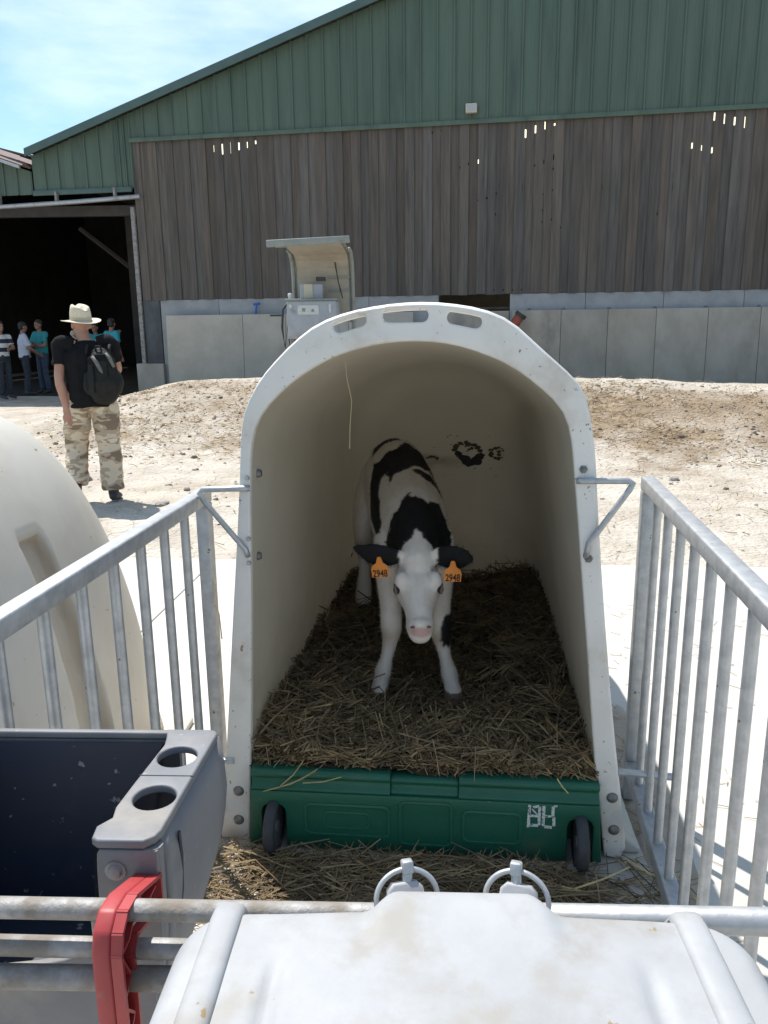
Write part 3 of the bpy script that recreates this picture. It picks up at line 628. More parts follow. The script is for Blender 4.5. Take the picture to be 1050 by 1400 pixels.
# rough outer rim bead
MB().tube([(p.x*.990, .010, p.y-.006) for p in outer[6:-4]], .0105, 8).build('rim_bead', MT['flange'], hutch, smooth=True)
LEN = 1.86
def shell(off, y_start, name, m, parent):
    vs = []; fs = []; n = len(inner)
    st = [(0, y_start), (.12, .12), (.3, .3), (.5, .55), (.6, .8), (.7, 1.05), (.8, 1.3), (.88, 1.5), (.93, 1.62), (.96, 1.70), (.98, 1.76), (.992, 1.80), (1.0, 1.845), (1.0, 1.85), (1.0, 1.852)]
    shr = [0]*8+[.006, .018, .04, .075, .125, .25, .6]
    cx = .0
    for (q, y), sh in zip(st, shr):
        t = y/LEN; sx = 1-.05*t; sz = 1-.115*t
        for p in inner:
            x = cx*0+p.x*sx+.02*t; z = p.y*sz
            d = Vector((x, z-.72)); L0 = d.length
            f = max(0.0, z-.72)/.75; x2 = x*(1-sh/.46); z2 = z-f*sh if z > .72 else z
            if sh > .1: q2 = {.125: 0.0, .25: .5, .6: .97}[sh]; xe, ze = x*(1-.125/.46), z-f*.125; x2 = xe+(.02-xe)*q2; z2 = ze+(.30-ze)*q2*(1 if q2 < .6 or ze > .3 else 1) if ze > .02 else 0.0
            nrm = Vector((x, max(z-.85, 0)*1.0)); nrm = nrm.normalized() if nrm.length > 0 else nrm
            vs.append((x2+nrm.x*off, y+(off if y > 1.8 else 0), max(z2, 0.0)+nrm.y*off))
    for i in range(len(st)-1):
        for k in range(n-1): fs.append((i*n+k, i*n+k+1, (i+1)*n+k+1, (i+1)*n+k))
    fs.append(tuple((len(st)-1)*n+k for k in range(n)))
    return MB().add(vs, fs).build(name, m, parent, smooth=60)
shell(0.0, .010, 'lining', MT['shell'], hutch)
shell(.018, .010, 'outer_shell', MT['hutch_skin'], hutch)
for sx, nm in ((-1, 'skirt'), (1, 'skirt')):
    x0 = -.545 if sx < 0 else .535
    MB().add([(x0, .02, .0), (x0+sx*.105, .02, .0), (x0+sx*.105, .02, .02), (x0+sx*.055, .02, .055), (x0-sx*.01, .02, .26),
              (x0-sx*.01, 1.8, .0), (x0+sx*.085, 1.8, .0), (x0+sx*.085, 1.8, .02), (x0+sx*.04, 1.8, .055), (x0-sx*.02, 1.8, .24)],
             [(0, 1, 2, 3, 4), (5, 9, 8, 7, 6), (1, 6, 7, 2), (2, 7, 8, 3), (3, 8, 9, 4), (4, 9, 5, 0), (0, 5, 6, 1)]).build(nm, MT['hutch_out'], hutch, bevel=.008)
def bolt(x, z, r=.017, y=-.013):
    mb = MB().lathe([(0, -.009), (r*.45, -.008), (r*.8, -.006), (r, 0), (r, .004)], (x, y, z), 14, 'y'); mb.build('bolt', MT['bolt'], hutch, smooth=50)
for x, z in ((-.567, .169), (-.572, .070), (.543, .206), (.553, .101)): bolt(x, z)
for x, z in ((.418, 1.170), (.443, .925)):
    MB().lathe([(0, -.012), (.005, -.012), (.005, -.007), (.009, -.007), (.009, .0), (.012, 0), (.012, .003)], (x, -.013, z), 6, 'y').build('nut', MT['bolt'], hutch)
for z in (1.14, .895): MB().lathe([(0, .012), (.010, .010), (.013, 0), (.013, -.004)], (-.478 if z > 1 else -.490, .06, z), 12, 'x').build('rivet', MT['bolt'], hutch, smooth=50)
for z in (1.14, .966, .895): MB().lathe([(0, -.008), (.006, -.007), (.007, 0)], (-.489-(1.14-z)*.03, -.013, z), 8, 'y').build('rivet', MT['galv'], hutch, smooth=50)
# wire brackets that hold the pens' side gates
MB().tube([(.402, -.018, 1.14), (.415, -.024, 1.141), (.535, -.024, 1.142), (.545, -.024, 1.135), (.538, -.024, 1.12), (.44, -.020, .968), (.435, -.016, .93)], .0085, 8).build('gate_hook', MT['galv'], hutch, smooth=True)
MB().tube([(-.482, -.018, 1.112), (-.50, -.024, 1.1125), (-.616, -.024, 1.108), (-.624, -.024, 1.098), (-.612, -.024, 1.075), (-.502, -.020, .935), (-.498, -.016, .915)], .0085, 8).build('gate_hook', MT['galv'], hutch, smooth=True)
MB().tube([(-.575, -.014, .272), (-.63, -.018, .272)], .010, 8).build('gate_pin', MT['galv'], hutch, smooth=40)
MB().tube([(.545, .014, .275), (.73, .018, .262)], .011, 8).build('gate_pin', MT['galv'], hutch, smooth=40)

# dried muck splashed on the back wall
def splash(pts, rads, m, name='muck_splash', lift=.0035):
    mb = MB(); YB = 1.843
    for (x, z), r in zip(pts, rads):
        x, z, r = SX+(x-SX)*1.35, SZ+(z-SZ)*1.35, r*1.3
        n = 14; q = random.uniform(0, 9); base = len(mb.v); mb.v.append((x, YB-lift, z))
        for k in range(n):
            a = 2*PI*k/n; rr = r*(1+.45*noise.noise(Vector((math.cos(a)*1.5+q, math.sin(a)*1.5, q)))); mb.v.append((x+rr*1.15*math.cos(a), YB+.004, z+rr*.75*math.sin(a)))
        for k in range(n): mb.f.append((base, base+1+k, base+1+(k+1) % n))
    return mb.build(name, m, hutch, smooth=True)
MT['muck'] = mat('dried_black_muck', (0.012, .014, .016), (.03, .026, .02), 40, .7)
MT['muck_brown'] = mat('dried_brown_muck', (0.10, .075, .04), (.06, .045, .025), 40, .8)
SX, SZ = .10, .915
splash([(SX+.0, SZ-.02), (SX+.02, SZ-.035), (SX+.045, SZ-.03), (SX+.06, SZ-.012), (SX-.02, SZ-.004)], [.020, .022, .022, .016, .014], MT['muck'])
splash([(SX-.03+.0085*k+random.uniform(-.003, .003), SZ+.026+.010*math.sin(k*.32)+random.uniform(-.005, .005)) for k in range(9)]+[(SX+.02, SZ+.035)]*2+[(SX-.035, SZ+.012), (SX-.032, SZ+.022), (SX+.05, SZ+.02), (SX+.058, SZ+.008)], [.011, .005, .009, .004, .008, .010, .004, .007, .009, .006, .006]+[.010, .008, .010, .010], MT['muck_brown'], lift=.003)
splash([(SX+.125+.025*math.cos(a*.5), SZ+.0+.020*math.sin(a*.5)) for a in range(-6, 7)]+[(SX+.095, SZ+.012), (SX+.10, SZ-.012)], [.009, .004, .008, .011, .005, .003, .008, .010, .004, .007, .009, .004, .006]+[.006, .006], MT['muck_brown'], lift=.003)
splash([(SX+random.uniform(-.03, .06), SZ+random.uniform(-.02, .028)) for k in range(9)]+[(SX+.09+random.uniform(0, .06), SZ+random.uniform(-.015, .015)) for k in range(4)], [random.uniform(.003, .010) for k in range(13)], MT['muck_brown'], lift=.0025)
splash([(SX+random.uniform(-.12, .2), SZ+random.uniform(-.09, .07)) for k in range(24)], [random.uniform(.0012, .003) for k in range(24)], MT['muck_brown'], lift=.002)
splash([(SX-.10-.012*k, SZ-.02+.006*math.sin(k)) for k in range(7)], [.007, .006, .007, .005, .006, .004, .005], MT['muck_brown'], lift=.002)
# green base tray with wheels
def tray():
    y0 = -.034
    xl, xr = -.530, .516
    outl = [(xl, .012), (xr, .012), (xr-.010, .20), (xl+.008, .20)]
    # wheel notches
    def notch(x): return rounded(x-.034, x+.034, -.02, .150, .02)
    def face_outline():
        pts = [(xl, .012)]
        for xc in (-.452, .452):
            pts += [(xc-.036, .012), (xc-.036, .128), (xc-.030, .142), (xc-.018, .150), (xc+.018, .150), (xc+.030, .142), (xc+.036, .128), (xc+.036, .012)]
        pts += [(xr, .012), (xr-.012, .196), (xl+.010, .196)]
        return pts
    tr = link('base_tray', flat_shape([face_outline()], .024, .004, 2), MT['tray'], hutch, (0, y0, 0))
    for nm, prof in (('tray_lip', [(-.044, .196), (-.046, .206), (-.036, .214), (-.030, .232), (-.040, .240), (-.040, .252), (-.030, .260), (.03, .262), (.03, .196)]),):
        MB().prism(prof, 'x', xl+.011, -.10).build(nm, MT['tray'], tr, bevel=.004, loc=(0, -y0, 0))
        MB().prism(prof, 'x', .10, xr-.013).build(nm, MT['tray'], tr, bevel=.004, loc=(0, -y0, 0))
        MB().prism([(-.036, .196), (-.038, .206), (-.028, .214), (-.024, .226), (-.030, .232), (-.030, .242), (-.020, .248), (.03, .250), (.03, .196)], 'x', -.0999, .0999).build(nm, MT['tray'], tr, bevel=.004, loc=(0, -y0, 0))
    MB().box((0, .45, .10), (1.00, .86, .17)).build('tray_floor', MT['tray'], tr, loc=(0, -y0+.04, 0))
    for (a, b2, c, d) in ((-.36, -.10, .055, .165), (-.075, .085, .035, .185), (.11, .285, .055, .165)):
        o = link('emboss', flat_shape([rounded(a, b2, c, d, .022), rounded(a+.010, b2-.010, c+.010, d-.010, .014)], .006, .0015, 1), MT['tray'], tr, (0, -.013, 0))
    o = link('emboss', flat_shape([rounded(-.30, -.16, .08, .14, .018), rounded(-.293, -.167, .087, .133, .012)], .005, .0015, 1), MT['tray'], tr, (0, -.0128, 0))
    # wheels
    for xc in (-.452, .452):
        wd = empty('wheel', (xc, -.052, .082), 0, hutch)
        MB().lathe([(.056, -.014), (.072, -.017), (.079, -.013), (.082, -.005), (.082, .005), (.079, .013), (.072, .017), (.056, .014)], (0, 0, 0), 36, 'x').build('tyre', MT['rubber'], wd, smooth=50)
        MB().lathe([(0, -.012), (.018, -.014), (.020, -.008), (.050, -.008), (.058, -.013), (.058, .013), (.050, .008), (.020, .008), (.018, .014), (0, .012)], (0, 0, 0), 28, 'x').build('rim', MT['rim'], wd, smooth=40)
    # worn white stencil marks on the right of the tray
    st = MB()
    def stroke(p, q, w=.0085):
        p, q = Vector(p), Vector(q); d = (q-p); n2 = Vector((-d.y, d.x)).normalized()*w/2; e = d.normalized()*w*.2
        a = [p-e-n2, p-e+n2, q+e+n2, q+e-n2]
        st.add([(v.x, yy, v.y) for yy in (-.0135, -.0123) for v in a], [(0, 1, 2, 3), (4, 7, 6, 5), (0, 4, 5, 1), (1, 5, 6, 2), (2, 6, 7, 3), (3, 7, 4, 0)])
    X = .303; Z0 = .122; Z1 = .190; k = .001
    stroke((X, Z0-.002), (X+.002, Z1)); stroke((X+.030, Z0+.007), (X+.031, Z1-.004)); stroke((X+.006, Z0+.004), (X+.026, Z0+.004)); stroke((X+.006, Z0+.035), (X+.026, Z0+.034), .007); stroke((X+.013, Z1-.005), (X+.028, Z1-.001), .007); stroke((X+.010, Z1-.012), (X+.024, Z0+.040), .004)
    stroke((X+.042, Z0+.004), (X+.043, Z1-.001)); stroke((X+.047, Z0+.001), (X+.066, Z0+.000)); stroke((X+.047, Z0+.036), (X+.066, Z0+.035), .007); stroke((X+.073, Z0+.006), (X+.072, Z0+.032)); stroke((X+.069, Z0+.038), (X+.069, Z1-.002)); stroke((X+.072, Z1+.001), (X+.080, Z1+.002), .006)
    link('stencil_mark', st.mesh('stencil_mark'), MT['print'], tr)
tray()

# ================================================================ straw
def straw_mesh(name, items):
    """items: (point, direction, length, radius, bend, tint)"""
    n = len(items); V = np.empty((n*9, 3), np.float32); F = []; T = np.empty((n*9, 3), np.float32)
    ang = [0, 2*PI/3, 4*PI/3]
    for i, (p, d, ln, r, bend, tn) in enumerate(items):
        d = d.normalized(); a = Vector((0, 0, 1)) if abs(d.z) < .9 else Vector((1, 0, 0)); u = d.cross(a).normalized(); w = d.cross(u)
        for j, q in enumerate((p-d*ln/2, p+w*bend*ln, p+d*ln/2)):
            for k in range(3):
                v = q+(u*math.cos(ang[k])+w*math.sin(ang[k]))*r*(1 if j != 2 else .8); V[i*9+j*3+k] = v
        T[i*9:i*9+9] = tn
        b = i*9
        for j in (0, 3):
            for k in range(3):
                k2 = (k+1) % 3; F.append((b+j+k, b+j+k2, b+j+3+k2, b+j+3+k))
    me = bpy.data.meshes.new(name); me.from_pydata(V.tolist(), [], F); add_tint(me, T); return me
def straw_tint(lo=.5, hi=1.0):
    k = random.uniform(lo, hi); g = random.random()
    c = np.array((.50, .365, .19))*(1-g*.6)+np.array((.33, .215, .11))*g*.6
    return c*k
def bed_z(x, y):
    z = .285+.05*smooth((-.25-x)/.25)*smooth(y/.15)*(1-.6*smooth((y-.8)/.6))+.03*smooth((x-.2)/.2)*smooth((y-.2)/.3)
    z += .030*smooth((y-1.35)/.45)*smooth((x+.1)/.3)-.01*smooth((y-1.2)/.5)
    z -= .05*smooth((.35-abs(x-.02))/.3)*smooth((y-.15)/.2)*(1-smooth((y-.9)/.4))
    z += .040*noise.noise(Vector((x*5, y*5, 1)))+.018*noise.noise(Vector((x*13, y*13, 3)))
    return z-.018*smooth((.04-y)/.04)
def inner_half(y, z): return 0.5-.05*y/LEN-z*.03
xs = [-.53+1.04*k/70 for k in range(71)]; ys = [-.015+1.81*k/110 for k in range(111)]
vs = [(x*(1-.05*y/LEN)+.02*y/LEN, y, bed_z(x, y)-.012) for y in ys for x in xs]
fs = [(j*71+i, j*71+i+1, (j+1)*71+i+1, (j+1)*71+i) for j in range(110) for i in range(70)]
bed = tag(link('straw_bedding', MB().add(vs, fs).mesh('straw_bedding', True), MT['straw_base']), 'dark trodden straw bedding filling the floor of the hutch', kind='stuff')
bed.location = (*HO, 0); bed.rotation_euler = (0, 0, HRZ)
items = []
for k in range(11500):
    y = 1.78*random.random()**1.35; x = random.uniform(-.51, .50)
    x *= (1-.05*y/LEN)
    lng = random.uniform(.03, .13) if random.random() < .85 else random.uniform(.12, .24)
    pit = random.gauss(0, .28); a = random.uniform(0, 2*PI)
    d = Vector((math.cos(a)*math.cos(pit), math.sin(a)*math.cos(pit), math.sin(pit)))
    ex = abs(d.x)*lng/2
    x = max(-.515+ex, min(.50-ex, x))
    if y-abs(d.y)*lng/2 < -.02: y = -.02+abs(d.y)*lng/2
    z = bed_z(x, y)+random.uniform(-.015, .022)+abs(d.z)*lng*.3
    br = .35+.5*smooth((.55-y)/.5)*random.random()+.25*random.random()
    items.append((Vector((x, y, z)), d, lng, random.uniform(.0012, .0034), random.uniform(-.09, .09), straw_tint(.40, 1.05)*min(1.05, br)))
for k in range(330):      # matted tufts lying one way
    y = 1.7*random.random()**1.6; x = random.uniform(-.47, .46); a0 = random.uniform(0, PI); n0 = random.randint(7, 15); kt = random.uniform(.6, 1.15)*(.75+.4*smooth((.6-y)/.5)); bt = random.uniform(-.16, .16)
    for q in range(n0):
        a = a0+random.gauss(0, .16); lng = random.uniform(.06, .15); pit = random.gauss(.02, .08); d = Vector((math.cos(a)*math.cos(pit), math.sin(a)*math.cos(pit), math.sin(pit)))
        px, py = x+random.gauss(0, .014), y+random.gauss(0, .012); ex = abs(d.x)*lng/2; px = max(-.505+ex, min(.49-ex, px*(1-.05*y/LEN))); py = max(py, -.015+abs(d.y)*lng/2)
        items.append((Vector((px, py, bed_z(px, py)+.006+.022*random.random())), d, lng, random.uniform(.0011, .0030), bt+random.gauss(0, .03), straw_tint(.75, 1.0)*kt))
for k in range(2600):     # chaff
    y = 1.7*random.random()**1.3; x = random.uniform(-.49, .48)*(1-.05*y/LEN); a = random.uniform(0, PI)
    items.append((Vector((x, y, bed_z(x, y)+random.uniform(-.004, .012))), Vector((math.cos(a), math.sin(a), random.gauss(0, .4))), random.uniform(.006, .024), random.uniform(.0015, .0045), 0, straw_tint(.4, 1.0)))
for k in range(90):       # wisps over the tray's lip
    x = random.uniform(-.50, .49); a = random.gauss(-PI/2, .9); pit = random.uniform(-.9, .5); lng = random.uniform(.03, .11)
    items.append((Vector((x, random.uniform(-.01, .03), .272+random.uniform(0, .03))), Vector((math.cos(a)*math.cos(pit), math.sin(a)*math.cos(pit)*.5, math.sin(pit)*.6)), lng, .0014, random.uniform(-.1, .1), straw_tint(.7, 1.2)))
for p, d, ln in (((-.40, -.055, .235), (.8, -.1, .42), .19), ((-.37, -.058, .250), (.75, -.15, .5), .15), ((-.39, -.055, .262), (.6, -.1, .75), .12), ((-.30, -.055, .245), (1, -.05, .25), .12), ((.395, -.055, .262), (.5, -.2, -.6), .05)):
    items.append((Vector(p), Vector(d), ln, .0022, .05, np.array((.55, .43, .20))))
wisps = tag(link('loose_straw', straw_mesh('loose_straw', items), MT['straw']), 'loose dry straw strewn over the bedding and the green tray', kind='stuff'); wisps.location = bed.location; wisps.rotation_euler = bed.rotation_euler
# straw and litter trodden on the slab before the tray
items = []
for k in range(3300):
    u = random.random()
    x = random.triangular(-.66, .75, -.05); y = -.09-abs(random.gauss(0, .16))
    if x > .42 and random.random() < .55: continue
    a = random.choice((random.gauss(0, .5), random.uniform(0, PI))); lng = random.uniform(.03, .16) if random.random() < .8 else random.uniform(.15, .28); pit = random.gauss(0, .10)
    items.append((Vector((x, y, .006+random.random()**2*.03+abs(math.sin(pit))*lng*.4)), Vector((math.cos(a)*math.cos(pit), math.sin(a)*math.cos(pit), math.sin(pit))), lng, random.uniform(.001, .0026), random.uniform(-.05, .05), straw_tint(.22, .80)))
for k in range(420):
    x = random.choice((random.uniform(-.75, -.5), random.uniform(.56, .72))); y = random.uniform(-.35, .05) if x < 0 else random.uniform(-.45, 1.2); a = random.uniform(0, PI)
    items.append((Vector((x, y, .006+random.random()*.012)), Vector((math.cos(a), math.sin(a), random.gauss(0, .12))), random.uniform(.02, .12), .0013, random.uniform(-.08, .08), straw_tint(.5, 1.1)))
for k in range(260):
    x = random.uniform(.75, 2.2); y = random.uniform(-1.0, 2.4); a = random.uniform(0, PI)
    items.append((Vector((x, y, .004)), Vector((math.cos(a), math.sin(a), 0)), random.uniform(.02, .09), .0012, random.uniform(-.08, .08), straw_tint(.6, 1.1)))
for p, d, ln in (((.36, -.17, .035), (1, -.35, -.02), .20), ((.50, -.16, .05), (.9, .45, .1), .18), ((.63, -.12, .05), (.8, -.6, -.1), .14), ((.37, -.20, .02), (0.05, 1, 0), .16), ((.60, -.25, .012), (.45, -1, 0), .22), ((.72, -.12, .03), (.3, -.8, -.1), .18)):
    items.append((Vector(p), Vector(d), ln, .0028, .03, np.array((.58, .44, .21))))
st2 = tag(link('trodden_litter', straw_mesh('trodden_litter', items), MT['straw']), 'flattened straw scattered on the slab before the green tray', kind='stuff'); st2.location = bed.location; st2.rotation_euler = bed.rotation_euler
def patch(name, label, cx, cy, rx, ry, h, m, seed):
    n = 28; rings = 7; vs = [(cx, cy, h)]; fs = []
    for r in range(1, rings+1):
        for k in range(n):
            a = 2*PI*k/n; q = 1+.35*noise.noise(Vector((math.cos(a)*1.3+seed, math.sin(a)*1.3, seed)))
            f = r/rings; zz = h*(1-f*f)*(1+.5*noise.noise(Vector((f*4*math.cos(a), f*4*math.sin(a), seed))))-(.004 if r == rings else 0)
            vs.append((cx+rx*f*q*math.cos(a), cy+ry*f*q*math.sin(a), max(zz, -.004)+.003))
    for k in range(n): fs.append((0, 1+k, 1+(k+1) % n))
    for r in range(rings-1):
        for k in range(n): fs.append((1+r*n+k, 1+(r+1)*n+k, 1+(r+1)*n+(k+1) % n, 1+r*n+(k+1) % n))
    o = link(name, MB().add(vs, fs).mesh(name, True), m); o.location = (*HO, 0); o.rotation_euler = (0, 0, HRZ); o['kind'] = 'stuff'; o['label'] = label
patch('manure', 'dark clump of manure on the slab by the right gate', .66, -.30, .10, .10, .02, MT['manure'], 3)
patch('dust_film', 'brown dusty film on the slab between the hutch and the right gate', .72, .30, .085, .62, .004, MT['dust'], 5)
patch('litter_mat', 'damp brown litter matted on the slab before the green tray', -.02, -.21, .52, .15, .010, MT['straw_base'], 8)

# ================================================================ organic bodies
def catmull(pts, n):
    out = []
    N = len(pts)
    for i in range(N-1):
        p0, p1, p2, p3 = pts[max(i-1, 0)], pts[i], pts[i+1], pts[min(i+2, N-1)]
        for k in range(n):
            t = k/n; out.append(.5*((2*p1)+(p2-p0)*t+(2*p0-5*p1+4*p2-p3)*t*t+(3*p1-p0-3*p2+p3)*t**3))
    out.append(pts[-1]); return out
def limb(mb, rows, up=(0, 0, 1), seg=16, sub=5, cap=True):
    """rows: (x, y, z, half_width[, half_height]) lofted as ellipses; width lies across the path and 'up'"""
    A = np.array([[*r[:3], r[3], r[4] if len(r) > 4 else r[3]] for r in rows], float)
    C = catmull([A[i] for i in range(len(A))], sub); C = np.array(C); up = Vector(up); rings = []
    P = [Vector(c[:3]) for c in C]
    def fr(i):
        t = (P[min(i+1, len(P)-1)]-P[max(i-1, 0)]).normalized(); s = t.cross(up)
        s = s.normalized() if s.length > 1e-4 else Vector((1, 0, 0)); return t, s, s.cross(t)
    t, s, n = fr(0)
    if cap:
        for a in (75, 50, 25): rings.append((P[0]-t*min(C[0][3], C[0][4])*math.sin(R(a)), s, n, C[0][3]*math.cos(R(a)), C[0][4]*math.cos(R(a))))
    for i in range(len(P)):
        t, s, n = fr(i); rings.append((P[i], s, n, max(C[i][3], .002), max(C[i][4], .002)))
    if cap:
        for a in (25, 50, 75): rings.append((P[-1]+t*min(C[-1][3], C[-1][4])*math.sin(R(a)), s, n, C[-1][3]*math.cos(R(a)), C[-1][4]*math.cos(R(a))))
    base = len(mb.v)
    for (p, s, n, a, b) in rings:
        for k in range(seg):
            an = 2*PI*k/seg; mb.v.append(tuple(p+s*a*math.cos(an)+n*b*math.sin(an)))
    for i in range(len(rings)-1):
        for k in range(seg): mb.f.append((base+i*seg+k, base+i*seg+(k+1) % seg, base+(i+1)*seg+(k+1) % seg, base+(i+1)*seg+k))
    mb.f.append(tuple(base+k for k in reversed(range(seg)))); mb.f.append(tuple(base+(len(rings)-1)*seg+k for k in range(seg)))
def ball(mb, c, r):
    r = r if isinstance(r, (tuple, list)) else (r, r, r); n = 16; base = len(mb.v); m = 10
    for i in range(1, m):
        a = PI*i/m
        for k in range(n):
            b = 2*PI*k/n; mb.v.append((c[0]+r[0]*math.sin(a)*math.cos(b), c[1]+r[1]*math.sin(a)*math.sin(b), c[2]+r[2]*math.cos(a)))
    for i in range(m-2):
        for k in range(n): mb.f.append((base+i*n+k, base+(i+1)*n+k, base+(i+1)*n+(k+1) % n, base+i*n+(k+1) % n))
    mb.f.append(tuple(base+k for k in range(n))); mb.f.append(tuple(base+(m-2)*n+k for k in reversed(range(n))))
def fuse(mb, voxel, name, smooth_n=6, factor=.5):
    me = mb.mesh(name)
    me = with_mods(me, [('REMESH', dict(mode='VOXEL', voxel_size=voxel)), ('SMOOTH', dict(iterations=smooth_n, factor=factor))]); me.name = name
    for p in me.polygons: p.use_smooth = True
    return me

# ---------------------------------------------------------------- the calf
CO = Vector((0.08, 3.0, 0.0))
def make_calf():
    t = thing('calf', 'young black and white dairy calf standing in the hutch with its head lowered', 'calf', (CO.x, CO.y, .28))
    off = Vector((CO.x, CO.y, .28))
    m = MB()
    limb(m, [(.045, 3.65, .895, .06, .09), (.048, 3.59, .898, .115, .145), (.058, 3.45, .882, .145, .172), (.075, 3.22, .845, .148, .174), (.095, 3.00, .815, .145, .172), (.108, 2.83, .795, .128, .172), (.112, 2.70, .760, .095, .150), (.112, 2.64, .74, .06, .10)])
    limb(m, [(.108, 2.86, .85, .085, .10), (.110, 2.74, .835, .080, .105), (.110, 2.64, .80, .072, .092), (.110, 2.57, .765, .066, .078)])
    # head, forehead towards the viewer
    def hd(tq, rw, rh):
        a = Vector((.108, 2.543, .808)); b = Vector((.112, 2.378, .606)); n = Vector((0, -.772, .635)); p = a.lerp(b, tq)-n*rh
        return (p.x, p.y, p.z, rw, rh)
    limb(m, [hd(.02, .048, .052), hd(.16, .071, .070), hd(.34, .078, .077), hd(.48, .069, .071), (*hd(.62, .053, .061)[:3], .053, .060), hd(.78, .044, .052), hd(.91, .046, .047), hd(.99, .041, .040)], up=(0, -.772, .635), seg=24)
    ball(m, (.108, 2.56, .80), (.045, .03, .03))
    for sx in (-1, 1): ball(m, (.110+sx*.054, 2.500, .722), (.026, .024, .038))      # brow over the eye
    # muzzle pad
    ball(m, (.112, 2.403, .606), (.041, .030, .030))
    # ears
    limb(m, [(.055, 2.545, .795, .014, .022), (.020, 2.535, .798, .012, .038), (-.03, 2.530, .808, .010, .043), (-.072, 2.532, .822, .009, .027), (-.102, 2.535, .834, .006, .008)], up=(.25, -.25, 1), seg=14)
    limb(m, [(.160, 2.545, .795, .014, .022), (.190, 2.530, .798, .012, .042), (.230, 2.515, .798, .010, .048), (.266, 2.51, .796, .009, .036), (.288, 2.51, .792, .006, .012)], up=(-.05, -.25, 1), seg=14)
    # front legs
    limb(m, [(.035, 2.80, .78, .075, .085), (.024, 2.765, .68, .060, .070), (.020, 2.70, .575, .040, .048), (.021, 2.655, .50, .038, .042), (.016, 2.648, .455, .028, .031), (.004, 2.645, .395, .0225, .025), (-.010, 2.635, .345, .030, .033), (-.018, 2.622, .312, .028, .032), (-.024, 2.602, .275, .038, .046)], up=(0, 1, 0))
    limb(m, [(.180, 2.80, .78, .075, .085), (.192, 2.765, .68, .060, .070), (.194, 2.69, .575, .040, .048), (.193, 2.645, .50, .038, .042), (.200, 2.638, .45, .028, .031), (.212, 2.632, .39, .0225, .025), (.224, 2.62, .34, .030, .033), (.231, 2.605, .305, .028, .032), (.238, 2.582, .268, .038, .046)], up=(0, 1, 0))
    # hind legs
    limb(m, [(-.015, 3.52, .88, .09, .13), (-.060, 3.47, .77, .075, .13), (-.085, 3.45, .68, .055, .095), (-.092, 3.50, .585, .040, .055), (-.092, 3.535, .52, .034, .044), (-.092, 3.51, .45, .027, .031), (-.095, 3.485, .385, .034, .036), (-.100, 3.455, .32, .038, .046)], up=(0, 1, 0))
    limb(m, [(.110, 3.52, .88, .09, .13), (.150, 3.47, .77, .075, .13), (.170, 3.45, .68, .055, .095), (.176, 3.50, .585, .040, .055), (.176, 3.535, .52, .034, .044), (.178, 3.51, .45, .027, .031), (.182, 3.485, .385, .034, .036), (.186, 3.455, .32, .038, .046)], up=(0, 1, 0))
    limb(m, [(.045, 3.64, .97, .026), (.045, 3.685, .91, .022), (.043, 3.685, .80, .016), (.042, 3.68, .70, .014), (.042, 3.675, .62, .022), (.042, 3.672, .54, .010)])
    me = fuse(m, .0055, 'body', 11)
    me.transform(Matrix.Translation(-off))
    V = coords(me)+np.array(off)
    spx = np.interp(V[:, 1], [2.6, 2.8, 3.0, 3.25, 3.45, 3.63], [.112, .108, .095, .075, .058, .045]); spz = np.interp(V[:, 1], [2.64, 2.75, 3.0, 3.25, 3.45, 3.6], [.78, .80, .815, .845, .882, .897])
    wob = np.array([noise.noise(Vector((v[0]*16, v[1]*16, v[2]*16)))*.5+noise.noise(Vector((v[0]*48, v[1]*48, v[2]*48)))*.5+noise.noise(Vector((v[0]*150, v[1]*95, v[2]*95)))*.35 for v in V])
    th = np.degrees(np.arctan2(V[:, 0]-spx, V[:, 2]-spz))          # 0 on the backbone, + to the calf's left
    yy = V[:, 1]
    def inpoly(poly, a, b):
        r = np.zeros(len(a), bool); j = len(poly)-1
        for i in range(len(poly)):
            (ya, ta), (yb, tb) = poly[i], poly[j]
            c = ((ta > b) != (tb > b)) & (a < (yb-ya)*(b-ta)/(tb-ta+1e-12)+ya); r ^= c; j = i
        return r
    PATCH = CALF_PATCHES
    a = yy+wob*.022; b = th+wob*7
    black = np.zeros(len(V), bool)
    trunk = (V[:, 2] > .58) & (yy > 2.565)
    for p in PATCH: black |= inpoly(p, a, b) & trunk
    # ears, spot on the right foreleg
    black |= (V[:, 2] > .755) & (yy < 2.60) & (np.abs(V[:, 0]-.109+wob*.012) > .064)
    black |= (((V[:, 0]-.226+wob*.012)/.034)**2+((V[:, 1]-2.62)/.08)**2+((V[:, 2]-.500+wob*.016)/.062)**2) < 1
    base = np.tile(np.array((.74, .685, .625)), (len(V), 1))
    cream = np.clip((.62-V[:, 2])/.3, 0, 1)[:, None]*.35
    base = base*(1-cream)+np.array((.62, .55, .46))*cream
    # stained knees and hocks, rosy muzzle
    kn = np.exp(-((V[:, 2]-.485)/.03)**2)*(yy < 2.72)*(V[:, 2] < .56)*(np.abs(V[:, 0]-.112) > .055); base = base*(1-.45*kn[:, None])+np.array((.38, .24, .13))*.45*kn[:, None]
    nz = np.clip(1.2-np.sqrt(((V[:, 0]-.112)/.044)**2+((yy-2.368)/.045)**2+((V[:, 2]-.594)/.018)**2), 0, 1)*(V[:, 2] < .63); nz = np.clip(nz*2, 0, 1)[:, None]
    base = base*(1-nz)+np.array((.54, .35, .31))*nz
    bl = np.clip(black.astype(float), 0, 1)
    # one smoothing pass of the coat borders along the mesh edges
    E = np.empty(len(me.edges)*2, np.int32); me.edges.foreach_get('vertices', E); E = E.reshape(-1, 2); deg = np.bincount(E.ravel(), minlength=len(V))
